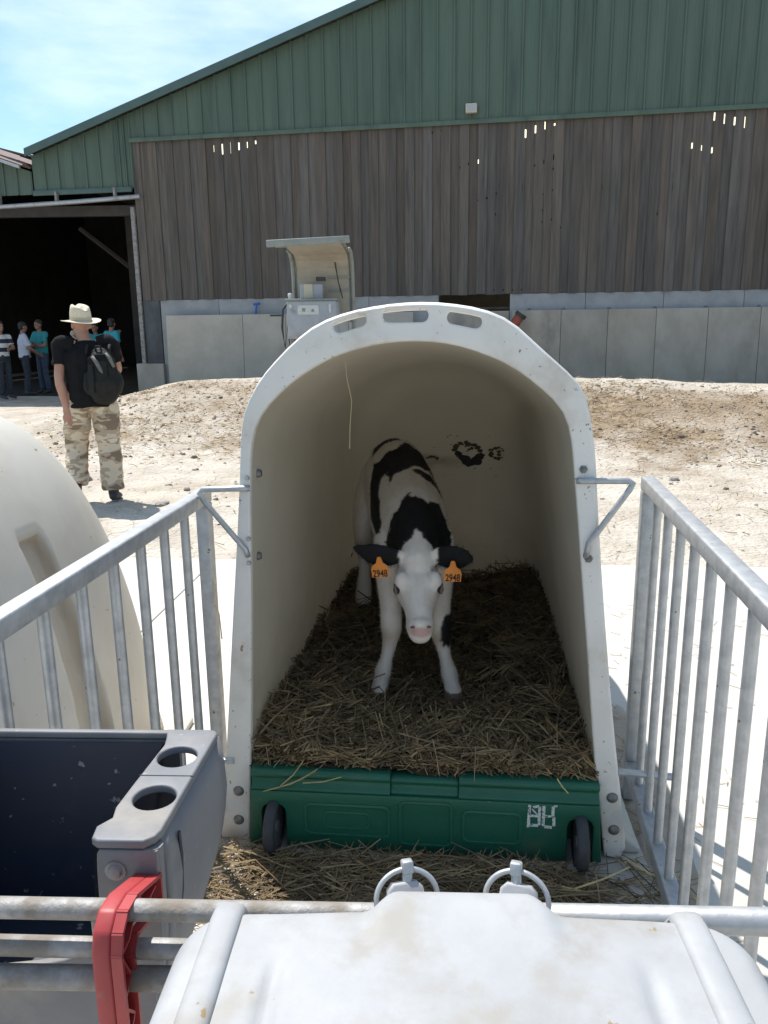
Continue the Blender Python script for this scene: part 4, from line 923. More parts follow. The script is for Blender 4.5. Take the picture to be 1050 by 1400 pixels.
    for _ in range(1):
        sm = np.bincount(E[:, 0], bl[E[:, 1]], len(V))+np.bincount(E[:, 1], bl[E[:, 0]], len(V)); bl = .5*bl+.5*sm/np.maximum(deg, 1)
    bl = bl[:, None]; colr = base*(1-bl)+np.array((.011, .011, .013))*bl
    hoof = ((V[:, 2] < .295))[:, None]; colr = np.where(hoof, np.array((.16, .12, .085)), colr)
    add_tint(me, colr)
    body = link('body', me, MT['coat'], t)
    # short hair standing off the coat
    nn = np.empty(len(V)*3, np.float32); me.vertices.foreach_get('normal', nn); nn = nn.reshape(-1, 3); rng = np.random.RandomState(5)
    pick = rng.choice(len(V), 42000); pick = pick[(V[pick, 2] > .31) & ~((yy[pick] < 2.415) & (V[pick, 2] < .63))]
    P0 = V[pick]-np.array(off)+rng.normal(0, .0012, (len(pick), 3)); flow = np.stack([np.zeros(len(pick)), np.where(yy[pick] < 2.56, -.55, .75), np.full(len(pick), -.65)], 1)
    flow -= nn[pick]*np.sum(flow*nn[pick], 1)[:, None]; D = flow*.9+nn[pick]*.42+rng.normal(0, .28, (len(pick), 3)); D /= np.linalg.norm(D, axis=1)[:, None]
    ln = rng.uniform(.006, .013, len(pick))[:, None]*np.where((np.abs(V[pick, 0]-.109) > .07) & (yy[pick] < 2.6) & (V[pick, 2] > .74), 1.6, 1.0)[:, None]
    sdv = np.cross(D, nn[pick]); sdv /= np.maximum(np.linalg.norm(sdv, axis=1), 1e-6)[:, None]
    hv = np.stack([P0-sdv*.0007, P0+sdv*.0007, P0+D*ln], 1).reshape(-1, 3); hm = bpy.data.meshes.new('coat_hair'); hm.from_pydata(hv.tolist(), [], [(3*k, 3*k+1, 3*k+2) for k in range(len(pick))])
    add_tint(hm, np.repeat(colr[pick]*rng.uniform(.8, 1.15, (len(pick), 1)), 3, 0)); hm.polygons.foreach_set('use_smooth', [True]*len(hm.polygons))
    hm.normals_split_custom_set_from_vertices(np.repeat(nn[pick], 3, 0).tolist())
    tag(link('coat_hair', hm, MT['coat'], t), kind='stuff')
    # eyes: dark, on the sides of the head
    for sx in (-1, 1):
        e = MB(); ball(e, (0, 0, 0), (.0115, .0150, .0150)); o = e.build('eye', MT['eye'], t, smooth=True); o.location = Vector((.110+sx*.0715, 2.490, .698))-off
        l = MB(); l.tube([(sx*.002, -.020, -.010), (sx*.005, -.012, .010), (sx*.006, .002, .017), (sx*.003, .016, .012)], .0045, 6); q = l.build('eyelid', MT['lid_skin'], o, smooth=True)
    for sx in (-1, 1):
        e = MB(); ball(e, (0, 0, 0), (.008, .005, .005)); o = e.build('nostril', MT['dark_skin_hole'], t, smooth=True); o.location = Vector((.112+sx*.026, 2.370, .614))-off
    # numbered tags
    for (c, rz, ry, w2) in (((-.016, 2.512, .768), R(-12), R(-6), 1.0), ((.222, 2.488, .758), R(8), R(3), 1.0)):
        outl = [(-.028, -.032), (.028, -.032), (.030, -.006), (.026, .006), (.012, .016), (.006, .036), (-.006, .036), (-.012, .016), (-.026, .006), (-.030, -.006)]
        tg = link('ear_tag', flat_shape([outl], .003, .0006, 1), MT['orange'], t); tg.location = Vector(c)-off; tg.rotation_euler = (R(-8), ry, rz)
        tm = text_mesh('2948', .029, .0006); tm.transform(Matrix.Rotation(R(90), 4, 'X')); tm.transform(Matrix.Translation((0, -.0019, -.018))); tm.transform(Matrix.Diagonal((.86, 1, 1.12, 1)))
        link('tag_number', tm, MT['black_print'], tg)
        MB().lathe([(0, -.004), (.006, -.004), (.007, .002)], (0, 0, .030), 10, 'y').build('tag_stud', MT['orange'], tg)
CALF_PATCHES = [
    [(3.70, -25), (3.64, 8), (3.47, 6), (3.44, -14), (3.41, -32), (3.39, -42), (3.5, -42), (3.6, -40)],
    [(3.45, 12), (3.42, 24), (3.40, 40), (3.37, 66), (3.36, 110), (3.12, 110), (3.21, 62), (3.20, 40), (3.16, 33), (3.13, 13), (3.05, -2), (3.035, -17), (2.965, -28), (3.06, -25), (3.09, -32), (3.0, -48), (2.92, -53), (2.83, -63), (2.76, -80), (2.86, -100), (3.0, -90), (3.10, -68), (3.20, -56), (3.30, -41), (3.27, -28), (3.30, -22), (3.33, -2)],
    [(3.06, 4), (3.095, 15), (3.12, 32), (3.16, 60), (3.05, 100), (2.95, 100), (3.0, 50), (3.0, 36), (3.005, 22)],
    [(2.81, -4), (2.765, -1), (2.76, 4), (2.756, 14), (2.735, 20), (2.77, 24), (2.81, 40), (2.805, 64), (2.76, 90), (2.72, 125), (2.48, 125), (2.48, 40), (2.56, 10), (2.60, -2), (2.56, -16), (2.48, -40), (2.48, -110), (2.72, -100), (2.725, -79), (2.727, -50), (2.732, -33), (2.738, -24), (2.757, -19), (2.78, -12)],
]
make_calf()

# ================================================================ side gates of the pen
def bar_gate(label, far, near, z0, z1, nbars, first):
    f, n = Vector((*far, 0)), Vector((*near, 0)); d = (n-f); L0 = d.length; rz = math.atan2(d.y, d.x)
    t = thing('pen_gate', label, 'gate', (far[0], far[1], 0), rz, 'galvanised side gates of the pen')
    MB().box((L0/2, 0, z1), (L0+.04, .040, .040)).build('top_rail', MT['galv'], t, bevel=.005)
    MB().box((L0/2, 0, z0), (L0-.045, .042, .045)).build('bottom_rail', MT['galv'], t, bevel=.005)
    MB().box((0, 0, (z1-.02+.01)/2+.0), (.042, .039, z1-.03)).build('post', MT['galv'], t, bevel=.005)
    MB().box((L0, 0, (z1-.02+.01)/2+.0), (.042, .039, z1-.03)).build('post', MT['galv'], t, bevel=.005)
    barm = MB().tube([(0, 0, z0+.02), (0, 0, z1-.018)], .0122, 10).mesh('bar', 60)
    for k in range(nbars):
        o = link('bar', barm, MT['galv'], t, (first+k*(L0-first)/nbars, 0, 0)); o.rotation_euler = (0, 0, random.uniform(0, 3))
    return t
bar_gate('galvanised barred gate left of the open hutch, hooked to its lip', (-.524, 2.262), (-.694, .80), .10, 1.07, 9, .16)
bar_gate('galvanised barred gate right of the open hutch, standing clear of it', (.800, 2.36), (.585, .77), .13, 1.07, 10, .15)
# bits of straw and twine caught on the left gate
MB().tube([(-.51, 2.245, .83), (-.497, 2.235, .80), (-.505, 2.232, .76), (-.492, 2.228, .72), (-.488, 2.228, .64)], .0022, 5).build('straw_wisp', MT['twine'])
tag(bpy.data.objects['straw_wisp'], 'dry straw wisp caught on the post of the left gate', 'straw')

# ================================================================ front gate with trough, lever and lid
FRZ = -R(2.6)
FO = (-.05, .738)
fg = thing('front_gate', 'low galvanised tube rails across the front of the pen', 'gate', (*FO, 0), FRZ)
MB().tube([(-.63, 0, .929), (.59, 0, .932)], .0115, 14).build('rail', MT['galv_dirty'], fg, smooth=50)
MB().tube([(.085, 0, .9312), (.115, 0, .9312), (.12, 0, .9312), (.588, 0, .9312)], [.0118, .0118, .0142, .0142], 14).build('rail_sleeve', MT['galv'], fg, smooth=50)
MB().tube([(-.63, 0, .881), (-.10, 0, .880), (.15, 0, .880)], .0115, 12).build('rail', MT['galv_dirty'], fg, smooth=50)
MB().tube([(-.63, -.012, .848), (.15, -.012, .856)], .0135, 12).build('rail', MT['galv_dirty'], fg, smooth=50)
for x in (-.265, -.54): MB().box((x, 0, .905), (.022, .012, .030)).build('tie_plate', MT['galv_dirty'], fg, bevel=.002)
for x in (-.632, .600): MB().box((x, -.03, .50), (.030, .030, 1.0)).build('post', MT['galv_dirty'], fg, bevel=.004)
for z in (.30, .12): MB().tube([(-.63, 0, z), (.59, 0, z)], .0135, 10).build('rail', MT['galv_dirty'], fg, smooth=50)
MB().tube([(.36, 0, .932), (.36, 0, .30)], .0115, 10).build('upright', MT['galv_dirty'], fg, smooth=50)

# grey feed trough hung inside the front gate
TO = (-.253, 1.098)
tro = thing('feed_trough', 'grey plastic feed trough with dark inside and two round cup holes', 'trough', (*TO, .62), FRZ)
def trough():
    W_, D_, ZT, ZB = .395, .268, .33, .0     # length to the left, depth to the viewer; local: x from -W to 0, y from -D to 0
    wl = .012
    # rim deck on the right with cup holes: shape in xy, built flat then turned
    deck = [(-.080, 0), (-.012, 0), (-.004, -.004), (0, -.012), (-.010, -.245), (-.014, -.258), (-.026, -D_), (-.082, -D_), (-.090, -.262), (-.093, -.240), (-.080, -.222), (-.084, -.200), (-.080, -.150), (-.070, -.045), (-.074, -.022)]
    h1 = [(-.041+.0275*math.cos(2*PI*k/28), -.078+.0275*math.sin(2*PI*k/28)) for k in range(28)]
    h2 = [(-.041+.0275*math.cos(2*PI*k/28), -.178+.0275*math.sin(2*PI*k/28)) for k in range(28)]
    me = flat_shape([deck, h1, h2], .012, .003, 2); me.transform(Matrix.Rotation(R(-90), 4, 'X')); me.transform(Matrix.Translation((0, 0, ZT)))
    dk = link('cup_deck', me, MT['trough'], tro)
    MB().box((-.041, -.128, ZT+.0062), (.074, .0015, .001)).build('seam', MT['trough_in'], dk)
    # outer right side: bulges out below
    def side(y0, y1, n=8, m=8):
        vs = []; fs = []
        for i in range(n+1):
            v = i/n; y = y0+(y1-y0)*v
            for j in range(m+1):
                q = j/m; z = ZT-.005-(ZT-.005)*q
                xo = np.interp(q, [0, .12, .25, .45, .6, 1], [0, .006, .008, .000, -.012, -.055]); vs.append((-.001-.010*v+xo*(1-.35*v), y, z))
        for i in range(n):
            for j in range(m): fs.append((i*(m+1)+j, i*(m+1)+j+1, (i+1)*(m+1)+j+1, (i+1)*(m+1)+j))
        me = MB().add(vs, fs).mesh('end_wall', True); me = with_mods(me, [('SOLIDIFY', dict(thickness=.008, offset=-1))]); link('end_wall', me, MT['trough'], tro)
    side(-.001, -D_+.020)
    MB().tube([(-.003, -.205, .305), (-.0035, -.200, .27), (-.006, -.200, .22), (-.012, -.206, .17)], .0024, 5).build('crack', MT['trough_in'], tro)
    # near wall: full height at the right, cut down in a curve to the left
    pts = [(-.045, 0.0), (-.012, ZT-.13), (-.010, ZT-.008), (-.080, ZT-.007), (-.084, ZT-.014)]
    for k in range(1, 13):
        a = k/12; pts.append((-.085-.003*math.sin(a*PI)-.20*max(0, (a-.45)/.55)**2.2, ZT-.014-.17*(1-(1-a)**1.6)))
    pts += [(-.34, ZT-.195), (-W_, ZT-.195), (-W_, 0)]
    MB().box((-W_-.006, -D_/2, ZT/2-.003), (.0118, D_-.004, ZT-.008)).build('end_wall', MT['trough'], tro, bevel=.002)
    me = flat_shape([pts], .012, .003, 2); me.transform(Matrix.Translation((0, -D_+.006, 0))); link('near_wall', me, MT['trough'], tro)
    # corner fillet strip between near wall and end wall
    MB().tube([(-.052, -D_+.014, 0), (-.021, -D_+.013, ZT-.13), (-.019, -D_+.013, ZT-.007)], .0125, 12).build('corner', MT['trough'], tro, smooth=50)
    # far wall outer and rim, inner dark liner
    MB().box((-W_/2-.03, -.006, ZT/2-.003), (W_-.06, .0119, ZT-.007)).build('far_wall', MT['trough'], tro)
    MB().box((-W_/2-.035, -.006, ZT), (W_-.07, .012, .011)).build('far_rim', MT['trough'], tro, bevel=.003)
    lin = MB()
    n = 10
    ring = [(-.080, -.018), (-.095, -D_+.022), (-W_+.02, -D_+.022), (-W_+.02, -.018)]
    top = [(x, y, ZT-.008) for x, y in ring]; bot = [(-.120, -.045, .05), (-.125, -D_+.04, .05), (-W_+.04, -D_+.04, .05), (-W_+.04, -.045, .05)]
    lin.add(top+bot, [(0, 3, 7, 4), (0, 4, 5, 1), (2, 6, 7, 3), (4, 7, 6, 5)])
    lin.add([(-.095, -D_+.0205, ZT-.20), (-W_+.02, -D_+.0205, ZT-.20), (-W_+.04, -D_+.04, .05), (-.125, -D_+.04, .05)], [(0, 1, 2, 3)])
    link('liner', lin.mesh('liner'), MT['trough_in'], tro)
    MB().box((-.065, -.125, .13), (.05, .21, .02)).build('cup_floor', MT['trough_in'], tro)
    MB().lathe([(0, -.007), (.004, -.007), (.0075, -.005), (.009, 0), (.013, .0), (.013, .003)], (-.062, -D_-.002, ZT-.035), 14, 'y').build('bolt', MT['galv_dirty'], tro, smooth=40)
trough()

# red clamp lever over the rails
lv = thing('clamp_lever', 'red plastic clamp lever bolted to the trough and hooked over the rails', 'lever', (-.290, .815, .62), FRZ)
def lever():
    # side profile in (y, z): from the bolt out over the rail and down
    topo = [(.018, .283), (.018, .262), (-.075, .302), (-.098, .296), (-.110, .276), (-.118, .10), (-.122, -.03), (-.088, -.03), (-.086, .10), (-.082, .255), (-.066, .270)]
    outp = [(.020, .250), (.020, .290), (-.055, .322), (-.085, .325), (-.104, .312), (-.112, .290), (-.114, .10), (-.118, -.05), (-.088, -.05), (-.084, .10), (-.080, .262), (-.066, .280)]
    w = .017
    def outline_plate(x, th, grow=0): return MB().prism(outp, 'x', x-th/2, x+th/2)
    a = MB().prism(outp, 'x', -w, w-.013)
    a.build('arm', MT['red'], lv, bevel=.0035)
    # ribbed right flank: outer band and diagonal webs
    rim = MB()
    P = outp
    for i in range(len(P)):
        p, q = Vector(P[i]), Vector(P[(i+1) % len(P)]); d = q-p
        if d.length < .004: continue
        nrm = Vector((d.y, -d.x)).normalized()*.0025
        c = (p+q)/2; ang = math.atan2(d.y, d.x)
        ins = Vector((-.05, .20))-c
        if nrm.dot(ins) < 0: nrm = -nrm
        c = c+nrm
        rim.box((w-.0068, c.x, c.y), (.012, d.length+.003, .0045), Matrix.Rotation(ang, 3, 'X'))
    rim.build('flange', MT['red'], lv)
    web = MB()
    seq = [(.006, .283), (-.035, .284), (-.045, .312), (-.082, .286), (-.106, .285), (-.086, .245), (-.111, .225), (-.086, .195), (-.112, .170), (-.087, .140), (-.113, .115), (-.088, .085), (-.114, .06), (-.088, .03), (-.115, .0), (-.09, -.03)]
    for p, q in zip(seq, seq[1:]):
        p, q = Vector(p), Vector(q); d = q-p; c = (p+q)/2
        web.box((w-.0082, c.x, c.y), (.0092, d.length, .003), Matrix.Rotation(math.atan2(d.y, d.x), 3, 'X'))
    web.build('web', MT['red'], lv)
lever()

# white lid of the milk feeder, right under the viewer
ld = thing('feeder_lid', 'large dusty white plastic lid with raised ribs and two ring latches', 'lid', (.07, .41, .970), FRZ)
def lid():
    x0, x1, y0, y1 = -.279, .254, -.25, .247
    nx, ny = 110, 96; r = .055; XB = -.011
    def rr(x, y):
        """signed distance inside the rounded outline"""
        hx, hy = (x1-x0)/2, (y1-y0)/2; cx, cy = (x0+x1)/2, (y0+y1)/2
        qx, qy = abs(x-cx)-hx+r, abs(y-cy)-hy+r
        return -(min(max(qx, qy), 0)+math.hypot(max(qx, 0), max(qy, 0))-r)
    def hz(x, y):
        d = max(rr(x, y), 0.0); z = .034*max(0.0, 1-(1-min(d/.022, 1))**2)**.5
        z += .010*(1-((x+.012)/.27)**2)-.004*(y/.25)**2
        z += .007*smooth((.096-abs(x-XB))/.024)*smooth((y-.175)/.06)        # bulge between the latches
        z -= .004*smooth((.012-abs(abs(x+.017)-.160))/.010)*smooth((.19-y)/.05)
        return z+.0012*noise.noise(Vector((x*14, y*14, 0)))
    vs = []; fs = []
    for j in range(ny+1):
        for i in range(nx+1):
            u = -1+2*i/nx; v = -1+2*j/ny
            u = math.copysign(1-(1-abs(u))**1.25, u); v = math.copysign(1-(1-abs(v))**1.25, v)
            x = (x0+x1)/2+u*(x1-x0)/2; y = (y0+y1)/2+v*(y1-y0)/2
            if rr(x, y) < 0:
                ccx = (x1-r if x > 0 else x0+r); ccy = (y1-r if y > 0 else y0+r); e = Vector((x-ccx, y-ccy)).normalized()*r; x, y = ccx+e.x, ccy+e.y
            hb = hz(x, y); yb = y
            if y > .19: yb = y+.022*smooth((.090-abs(x-XB))/.028)*smooth((y-.19)/.055)
            vs.append((x, yb, hb))
    for j in range(ny):
        for i in range(nx): fs.append((j*(nx+1)+i, j*(nx+1)+i+1, (j+1)*(nx+1)+i+1, (j+1)*(nx+1)+i))
    me = MB().add(vs, fs).mesh('cover', True); me = with_mods(me, [('SOLIDIFY', dict(thickness=.006, offset=-1))]); link('cover', me, MT['lid'], ld)
    for xa in (-.234, .199):
        pts = [(xa, .262-.49*k/26, hz(xa, min(.262-.49*k/26, .222))-(.030*max(0, (.262-.49*k/26-.236)/.026)**1.6)) for k in range(27)]
        vs = []; fs = []; n = 11; w = .0150
        for p in pts:
            for k in range(n):
                a = PI*k/(n-1); vs.append((p[0]+w*math.copysign(abs(math.cos(a))**.7, math.cos(a)), p[1], p[2]-.003+.010*math.sin(a)**.7))
        for i in range(len(pts)-1):
            for k in range(n-1): fs.append((i*n+k, i*n+k+1, (i+1)*n+k+1, (i+1)*n+k))
        fs.append(tuple(range(n))); fs.append(tuple((len(pts)-1)*n+k for k in range(n)))
        MB().add(vs, fs).build('strap_rib', MT['lid'], ld, smooth=60)
    for xc, lean in ((-.064, R(14)), (.044, R(-14))):
        zc = hz(xc, .225)-.024; yc = .268
        lg = flat_shape([[(-.024, -.035), (.024, -.035), (.018, .020), (.012, .026), (-.012, .026), (-.018, .020)]], .014, .003, 2)
        lo = link('latch_lug', lg, MT['lid'], ld); lo.location = (xc, yc-.006, zc-.006); lo.rotation_euler = (R(-32), 0, lean)
        ring = [(.031*math.cos(2*PI*k/40), 0, .027*math.sin(2*PI*k/40)) for k in range(40)]
        ro = MB().tube(ring, .0027, 8, closed=True).build('latch_ring', MT['galv'], ld, smooth=True); ro.location = (xc, yc+.001, zc+.002); ro.rotation_euler = (R(-26), 0, lean)
        q = MB().box((0, 0, 0), (.0115, .012, .013)).build('latch_nut', MT['galv'], ld, bevel=.002); q.location = (xc, yc+.013, zc+.029); q.rotation_euler = (R(-20), 0, lean)
        q = MB().tube([(0, 0, 0), (0, -.010, -.020)], .0050, 8).build('latch_pin', MT['galv'], ld, smooth=40); q.location = (xc, yc+.011, zc+.025)
    # body of the feeder below the lid, with the lip that hangs on the gate
    MB().prism(rounded(x0+.03, x1-.03, y0+.03, y1-.04, .05), 'z', -.26, .004).build('bucket_body', MT['trough'], ld, smooth=40)
    for x in (-.16, .16): MB().box((x, .260, -.085), (.03, .13, .012)).build('hanger', MT['galv'], ld, bevel=.002)
lid()

# ================================================================ the neighbouring hutch at the left
h2 = thing('calf_hutch', 'cream domed calf hutch with vertical grooves, beyond the left gate', 'calf hutch', (-1.60, 1.30, 0), -R(4), 'white calf hutches on the slab')
def hutch_two():
    n, m = 120, 172; vs = []; fs = []; cols = []; Lh = 1.72; hw, hh = .655, 1.37
    gro = ((.30, .46), (.95, 1.17))
    for j in range(m+1):
        y = Lh*j/m
        e = max(0.0, (y-(Lh-.34))/.34); dome = math.sqrt(max(0, 1-e*e*.94)) if e > 0 else 1
        for i in range(n+1):
            a = PI*i/n; c, s_ = math.cos(a), math.sin(a)
            x = -hw*(abs(c)**.80)*(1 if c > 0 else -1); z = hh*(s_**.80)
            # groove on the flanks
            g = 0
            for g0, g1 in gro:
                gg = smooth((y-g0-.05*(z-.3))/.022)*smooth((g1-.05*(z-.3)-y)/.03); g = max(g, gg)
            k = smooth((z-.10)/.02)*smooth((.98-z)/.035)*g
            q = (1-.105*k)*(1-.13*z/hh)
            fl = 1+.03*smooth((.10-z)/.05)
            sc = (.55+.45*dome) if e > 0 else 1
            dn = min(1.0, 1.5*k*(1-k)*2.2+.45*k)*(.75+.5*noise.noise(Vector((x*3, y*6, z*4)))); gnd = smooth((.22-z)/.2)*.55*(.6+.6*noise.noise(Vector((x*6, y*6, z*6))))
            dn = max(0, min(1, max(dn, gnd))); cols.append(np.array((1.0, 1.0, 1.0))*(1-dn)+np.array((.66, .57, .47))*dn)  # grooves darkened in colour for grime and for the shade inside them
            vs.append((x*q*fl*(1-.05*y/Lh)*(.80+.20*dome if e > 0 else 1), y, z*(1-.06*y/Lh)*(.70+.30*dome if e > 0 else 1)))
    for j in range(m):
        for i in range(n): fs.append((j*(n+1)+i, j*(n+1)+i+1, (j+1)*(n+1)+i+1, (j+1)*(n+1)+i))
    fs.append(tuple(m*(n+1)+i for i in range(n+1)))
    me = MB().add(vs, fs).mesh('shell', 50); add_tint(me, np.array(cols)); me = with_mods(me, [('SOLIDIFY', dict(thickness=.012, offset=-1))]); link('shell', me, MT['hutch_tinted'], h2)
    for sx in (-1, 1):
        MB().box((sx*.665, .85, .012), (.09, 1.66, .024)).build('foot_flange', MT['hutch_out'], h2, bevel=.006)
hutch_two()

# ================================================================ people
def person(label, loc, rz, sc, J, looks, group=None, hat=False, seed=0):
    """J: joint overrides; looks: materials. Faces local +y. One continuous body, clothes as children."""
    t = thing('person', label, 'person', loc, rz, group)
    j = dict(pel=(0, 0, .95), chest=(0, .0, 1.28), neck=(0, 0, 1.46), head=(0, .02, 1.61), lsh=(-.185, 0, 1.41), rsh=(.185, 0, 1.41), lel=(-.235, -.02, 1.13), rel=(.235, -.02, 1.13),
             lwr=(-.23, .05, .88), rwr=(.23, .05, .88), lhip=(-.09, 0, .92), rhip=(.09, 0, .92), lkn=(-.10, .02, .50), rkn=(.10, .02, .50), lan=(-.11, -.02, .09), ran=(.11, -.02, .09), face=(0, 1), girth=1.0)
    j.update(J); g = j['girth']
    V = lambda k: Vector(j[k])
    def L3(a, b, f): return Vector(a).lerp(Vector(b), f)
    vox = .011 if not hat else .0075
    b = MB(); fx, fy = j['face']; fn = Vector((fx, fy, 0)).normalized(); sd = Vector((fn.y, -fn.x, 0))
    hd = V('head')
    limb(b, [(*V('pel'), .15*g, .11*g), (*L3(j['pel'], j['chest'], .5), .145*g, .11*g), (*V('chest'), .165*g, .115*g), (*L3(j['chest'], j['neck'], .75), .12, .075), (*V('neck'), .058, .058), (*(hd+Vector((0, 0, -.06))), .055, .06)], up=(0, 1, 0))
    ball(b, tuple(hd+fn*.0+Vector((0, 0, .035))), (.077, .093, .10)); ball(b, tuple(hd+fn*.028+Vector((0, 0, -.045))), (.058, .062, .065))
    limb(b, [(*(hd+fn*.085+Vector((0, 0, .02))), .008), (*(hd+fn*.112+Vector((0, 0, -.018))), .014)], seg=8)              # nose
    limb(b, [(*(hd+fn*.082+Vector((0, 0, -.060))-sd*.02), .008), (*(hd+fn*.082+Vector((0, 0, -.060))+sd*.02), .008)], seg=8)   # lips
    for s in (-1, 1): ball(b, tuple(hd+sd*s*.080+Vector((0, 0, .0))), (.014, .02, .032))
    for s in ('l', 'r'):
        sh, el, wr = V(s+'sh'), V(s+'el'), V(s+'wr'); f = (wr-el).normalized()
        limb(b, [(*L3(sh, (0, 0, sh.z), .4), .05), (*sh, .050), (*L3(sh, el, .5), .044), (*el, .040), (*L3(el, wr, .35), .041), (*wr, .027)])
        # hand: palm, four unequal fingers with a bend, thumb at the side
        hf = j.get(s+'hand'); hf = Vector(hf).normalized() if hf else f
        side = hf.cross(fn); side = side.normalized() if side.length > .1 else sd
        pn = side.cross(hf).normalized()
        limb(b, [(*wr, .027, .02), (*(wr+hf*.05), .042, .016), (*(wr+hf*.09), .040, .013)], up=tuple(pn))
        for q, ln in enumerate((.066, .078, .072, .055)):
            o = wr+hf*.085+side*(q-1.5)*.0215; k1 = o+hf*ln*.5+pn*.004; k2 = o+hf*ln*.9+pn*.022
            limb(b, [(*o, .0095), (*k1, .009), (*k2, .0075)], seg=8, sub=3)
        th = 1 if s == 'r' else -1
        limb(b, [(*(wr+hf*.035-side*.030), .013), (*(wr+hf*.065-side*.052+pn*.01), .011), (*(wr+hf*.095-side*.050+pn*.02), .009)], seg=8, sub=3)
        hp, kn, an = V(s+'hip'), V(s+'kn'), V(s+'an')
        ft = j.get(s+'foot', (fx, fy, -.12)); ft = Vector(ft).normalized()
        limb(b, [(*(hp+Vector((0, 0, .03))), .085*g), (*L3(hp, kn, .5), .070), (*kn, .052), (*L3(kn, an, .35), .052), (*an, .036)], up=(0, 1, 0))
        limb(b, [(*(an-ft*.03+Vector((0, 0, -.03))), .032, .03), (*(an+ft*.07+Vector((0, 0, -.04))), .040, .028), (*(an+ft*.155+Vector((0, 0, -.052))), .036, .018)])
    mats = looks
    def cloth(me, amp, fx_, fz_):
        v = coords(me); nn = np.empty(len(v)*3, np.float32); me.vertices.foreach_get('normal', nn); nn = nn.reshape(-1, 3)
        w = np.array([noise.noise(Vector((q[0]*fx_+seed, q[1]*fx_, q[2]*fz_)))+.5*noise.noise(Vector((q[0]*fx_*2.3, q[1]*fx_*2.3+seed, q[2]*fz_*2.1))) for q in v])
        me.vertices.foreach_set('co', (v+nn*(w*amp)[:, None]).ravel()); me.update(); return me
    body = link('body', fuse(b, vox, 'body', 4), MT[mats['skin']], t)
    # shirt
    c = MB()
    limb(c, [(*(V('pel')+Vector((0, 0, mats.get('hem', -.06)))), .178*g, .138*g), (*L3(j['pel'], j['chest'], .4), .172*g, .138*g), (*V('chest'), .188*g, .138*g), (*L3(j['chest'], j['neck'], .72), .150, .088), (*L3(j['chest'], j['neck'], .92), .075, .07)], up=(0, 1, 0), cap=False)
    for s in ('l', 'r'):
        sh, el, wr = V(s+'sh'), V(s+'el'), V(s+'wr')
        limb(c, [(*L3(sh, (0, 0, sh.z-.03), .5), .065), (*sh, .067), (*L3(sh, el, .40), .064), (*L3(sh, el, mats.get('sleeve', .72)), .068)], cap=False)
    link('shirt', cloth(fuse(c, vox*1.15, 'shirt', 5), .011, 6, 9), MT[mats['shirt']], t)
    # trousers
    c = MB()
    limb(c, [(*(V('pel')+Vector((0, 0, .06))), .160*g, .122*g), (*(V('pel')+Vector((0, 0, -.06))), .172*g, .132*g), (*(V('pel')+Vector((0, 0, -.12))), .13*g, .11*g)], up=(0, 1, 0), cap=False)
    lw = mats.get('leg', 1.0)
    for s in ('l', 'r'):
        hp, kn, an = V(s+'hip'), V(s+'kn'), V(s+'an')
        limb(c, [(*(hp+Vector((0, 0, .02))), .094*g), (*L3(hp, kn, .5), .083*lw), (*kn, .070*lw), (*L3(kn, an, .5), .070*lw), (*L3(kn, an, .86), .069*lw), (*L3(kn, an, .97), .067*lw)], up=(0, 1, 0), cap=False)
    link('trousers', cloth(fuse(c, vox*1.15, 'trousers', 5), .014, 6, 11), MT[mats['trousers']], t)
    for s in ('l', 'r'):
        an = V(s+'an'); ft = Vector(j.get(s+'foot', (fx, fy, -.12))).normalized(); c = MB()
        limb(c, [(*(an+Vector((0, 0, .03))), .048), (*(an-ft*.01+Vector((0, 0, -.02))), .046)], up=(0, 1, 0))
        limb(c, [(*(an-ft*.045+Vector((0, 0, -.042))), .036, .038), (*(an+ft*.06+Vector((0, 0, -.044))), .048, .040), (*(an+ft*.17+Vector((0, 0, -.058))), .042, .026)])
        link('shoe', fuse(c, vox, 'shoe', 3), MT[mats['shoe']], t)
    for s in (-1, 1):
        e = MB(); ball(e, tuple(hd+fn*.083+sd*s*.032+Vector((0, 0, .018))), (.012, .012, .008)); e.build('eye', MT['eye'], t, smooth=True)
    c = MB()
    if hat: limb(c, [(*(hd+fn*.055-sd*.05+Vector((0, 0, -.065))), .030), (*(hd+fn*.078+Vector((0, 0, -.085))), .036), (*(hd+fn*.055+sd*.05+Vector((0, 0, -.065))), .030)])
    else: ball(c, tuple(hd-fn*.012+Vector((0, 0, .062))), (.085, .098, .088)); ball(c, tuple(hd-fn*.045+Vector((0, 0, .0))), (.076, .06, .07))
    link('beard' if hat else 'hair', fuse(c, vox, 'hair', 3), MT[mats['hair']], t)
    t.scale = (sc, sc, sc)
    return t, j
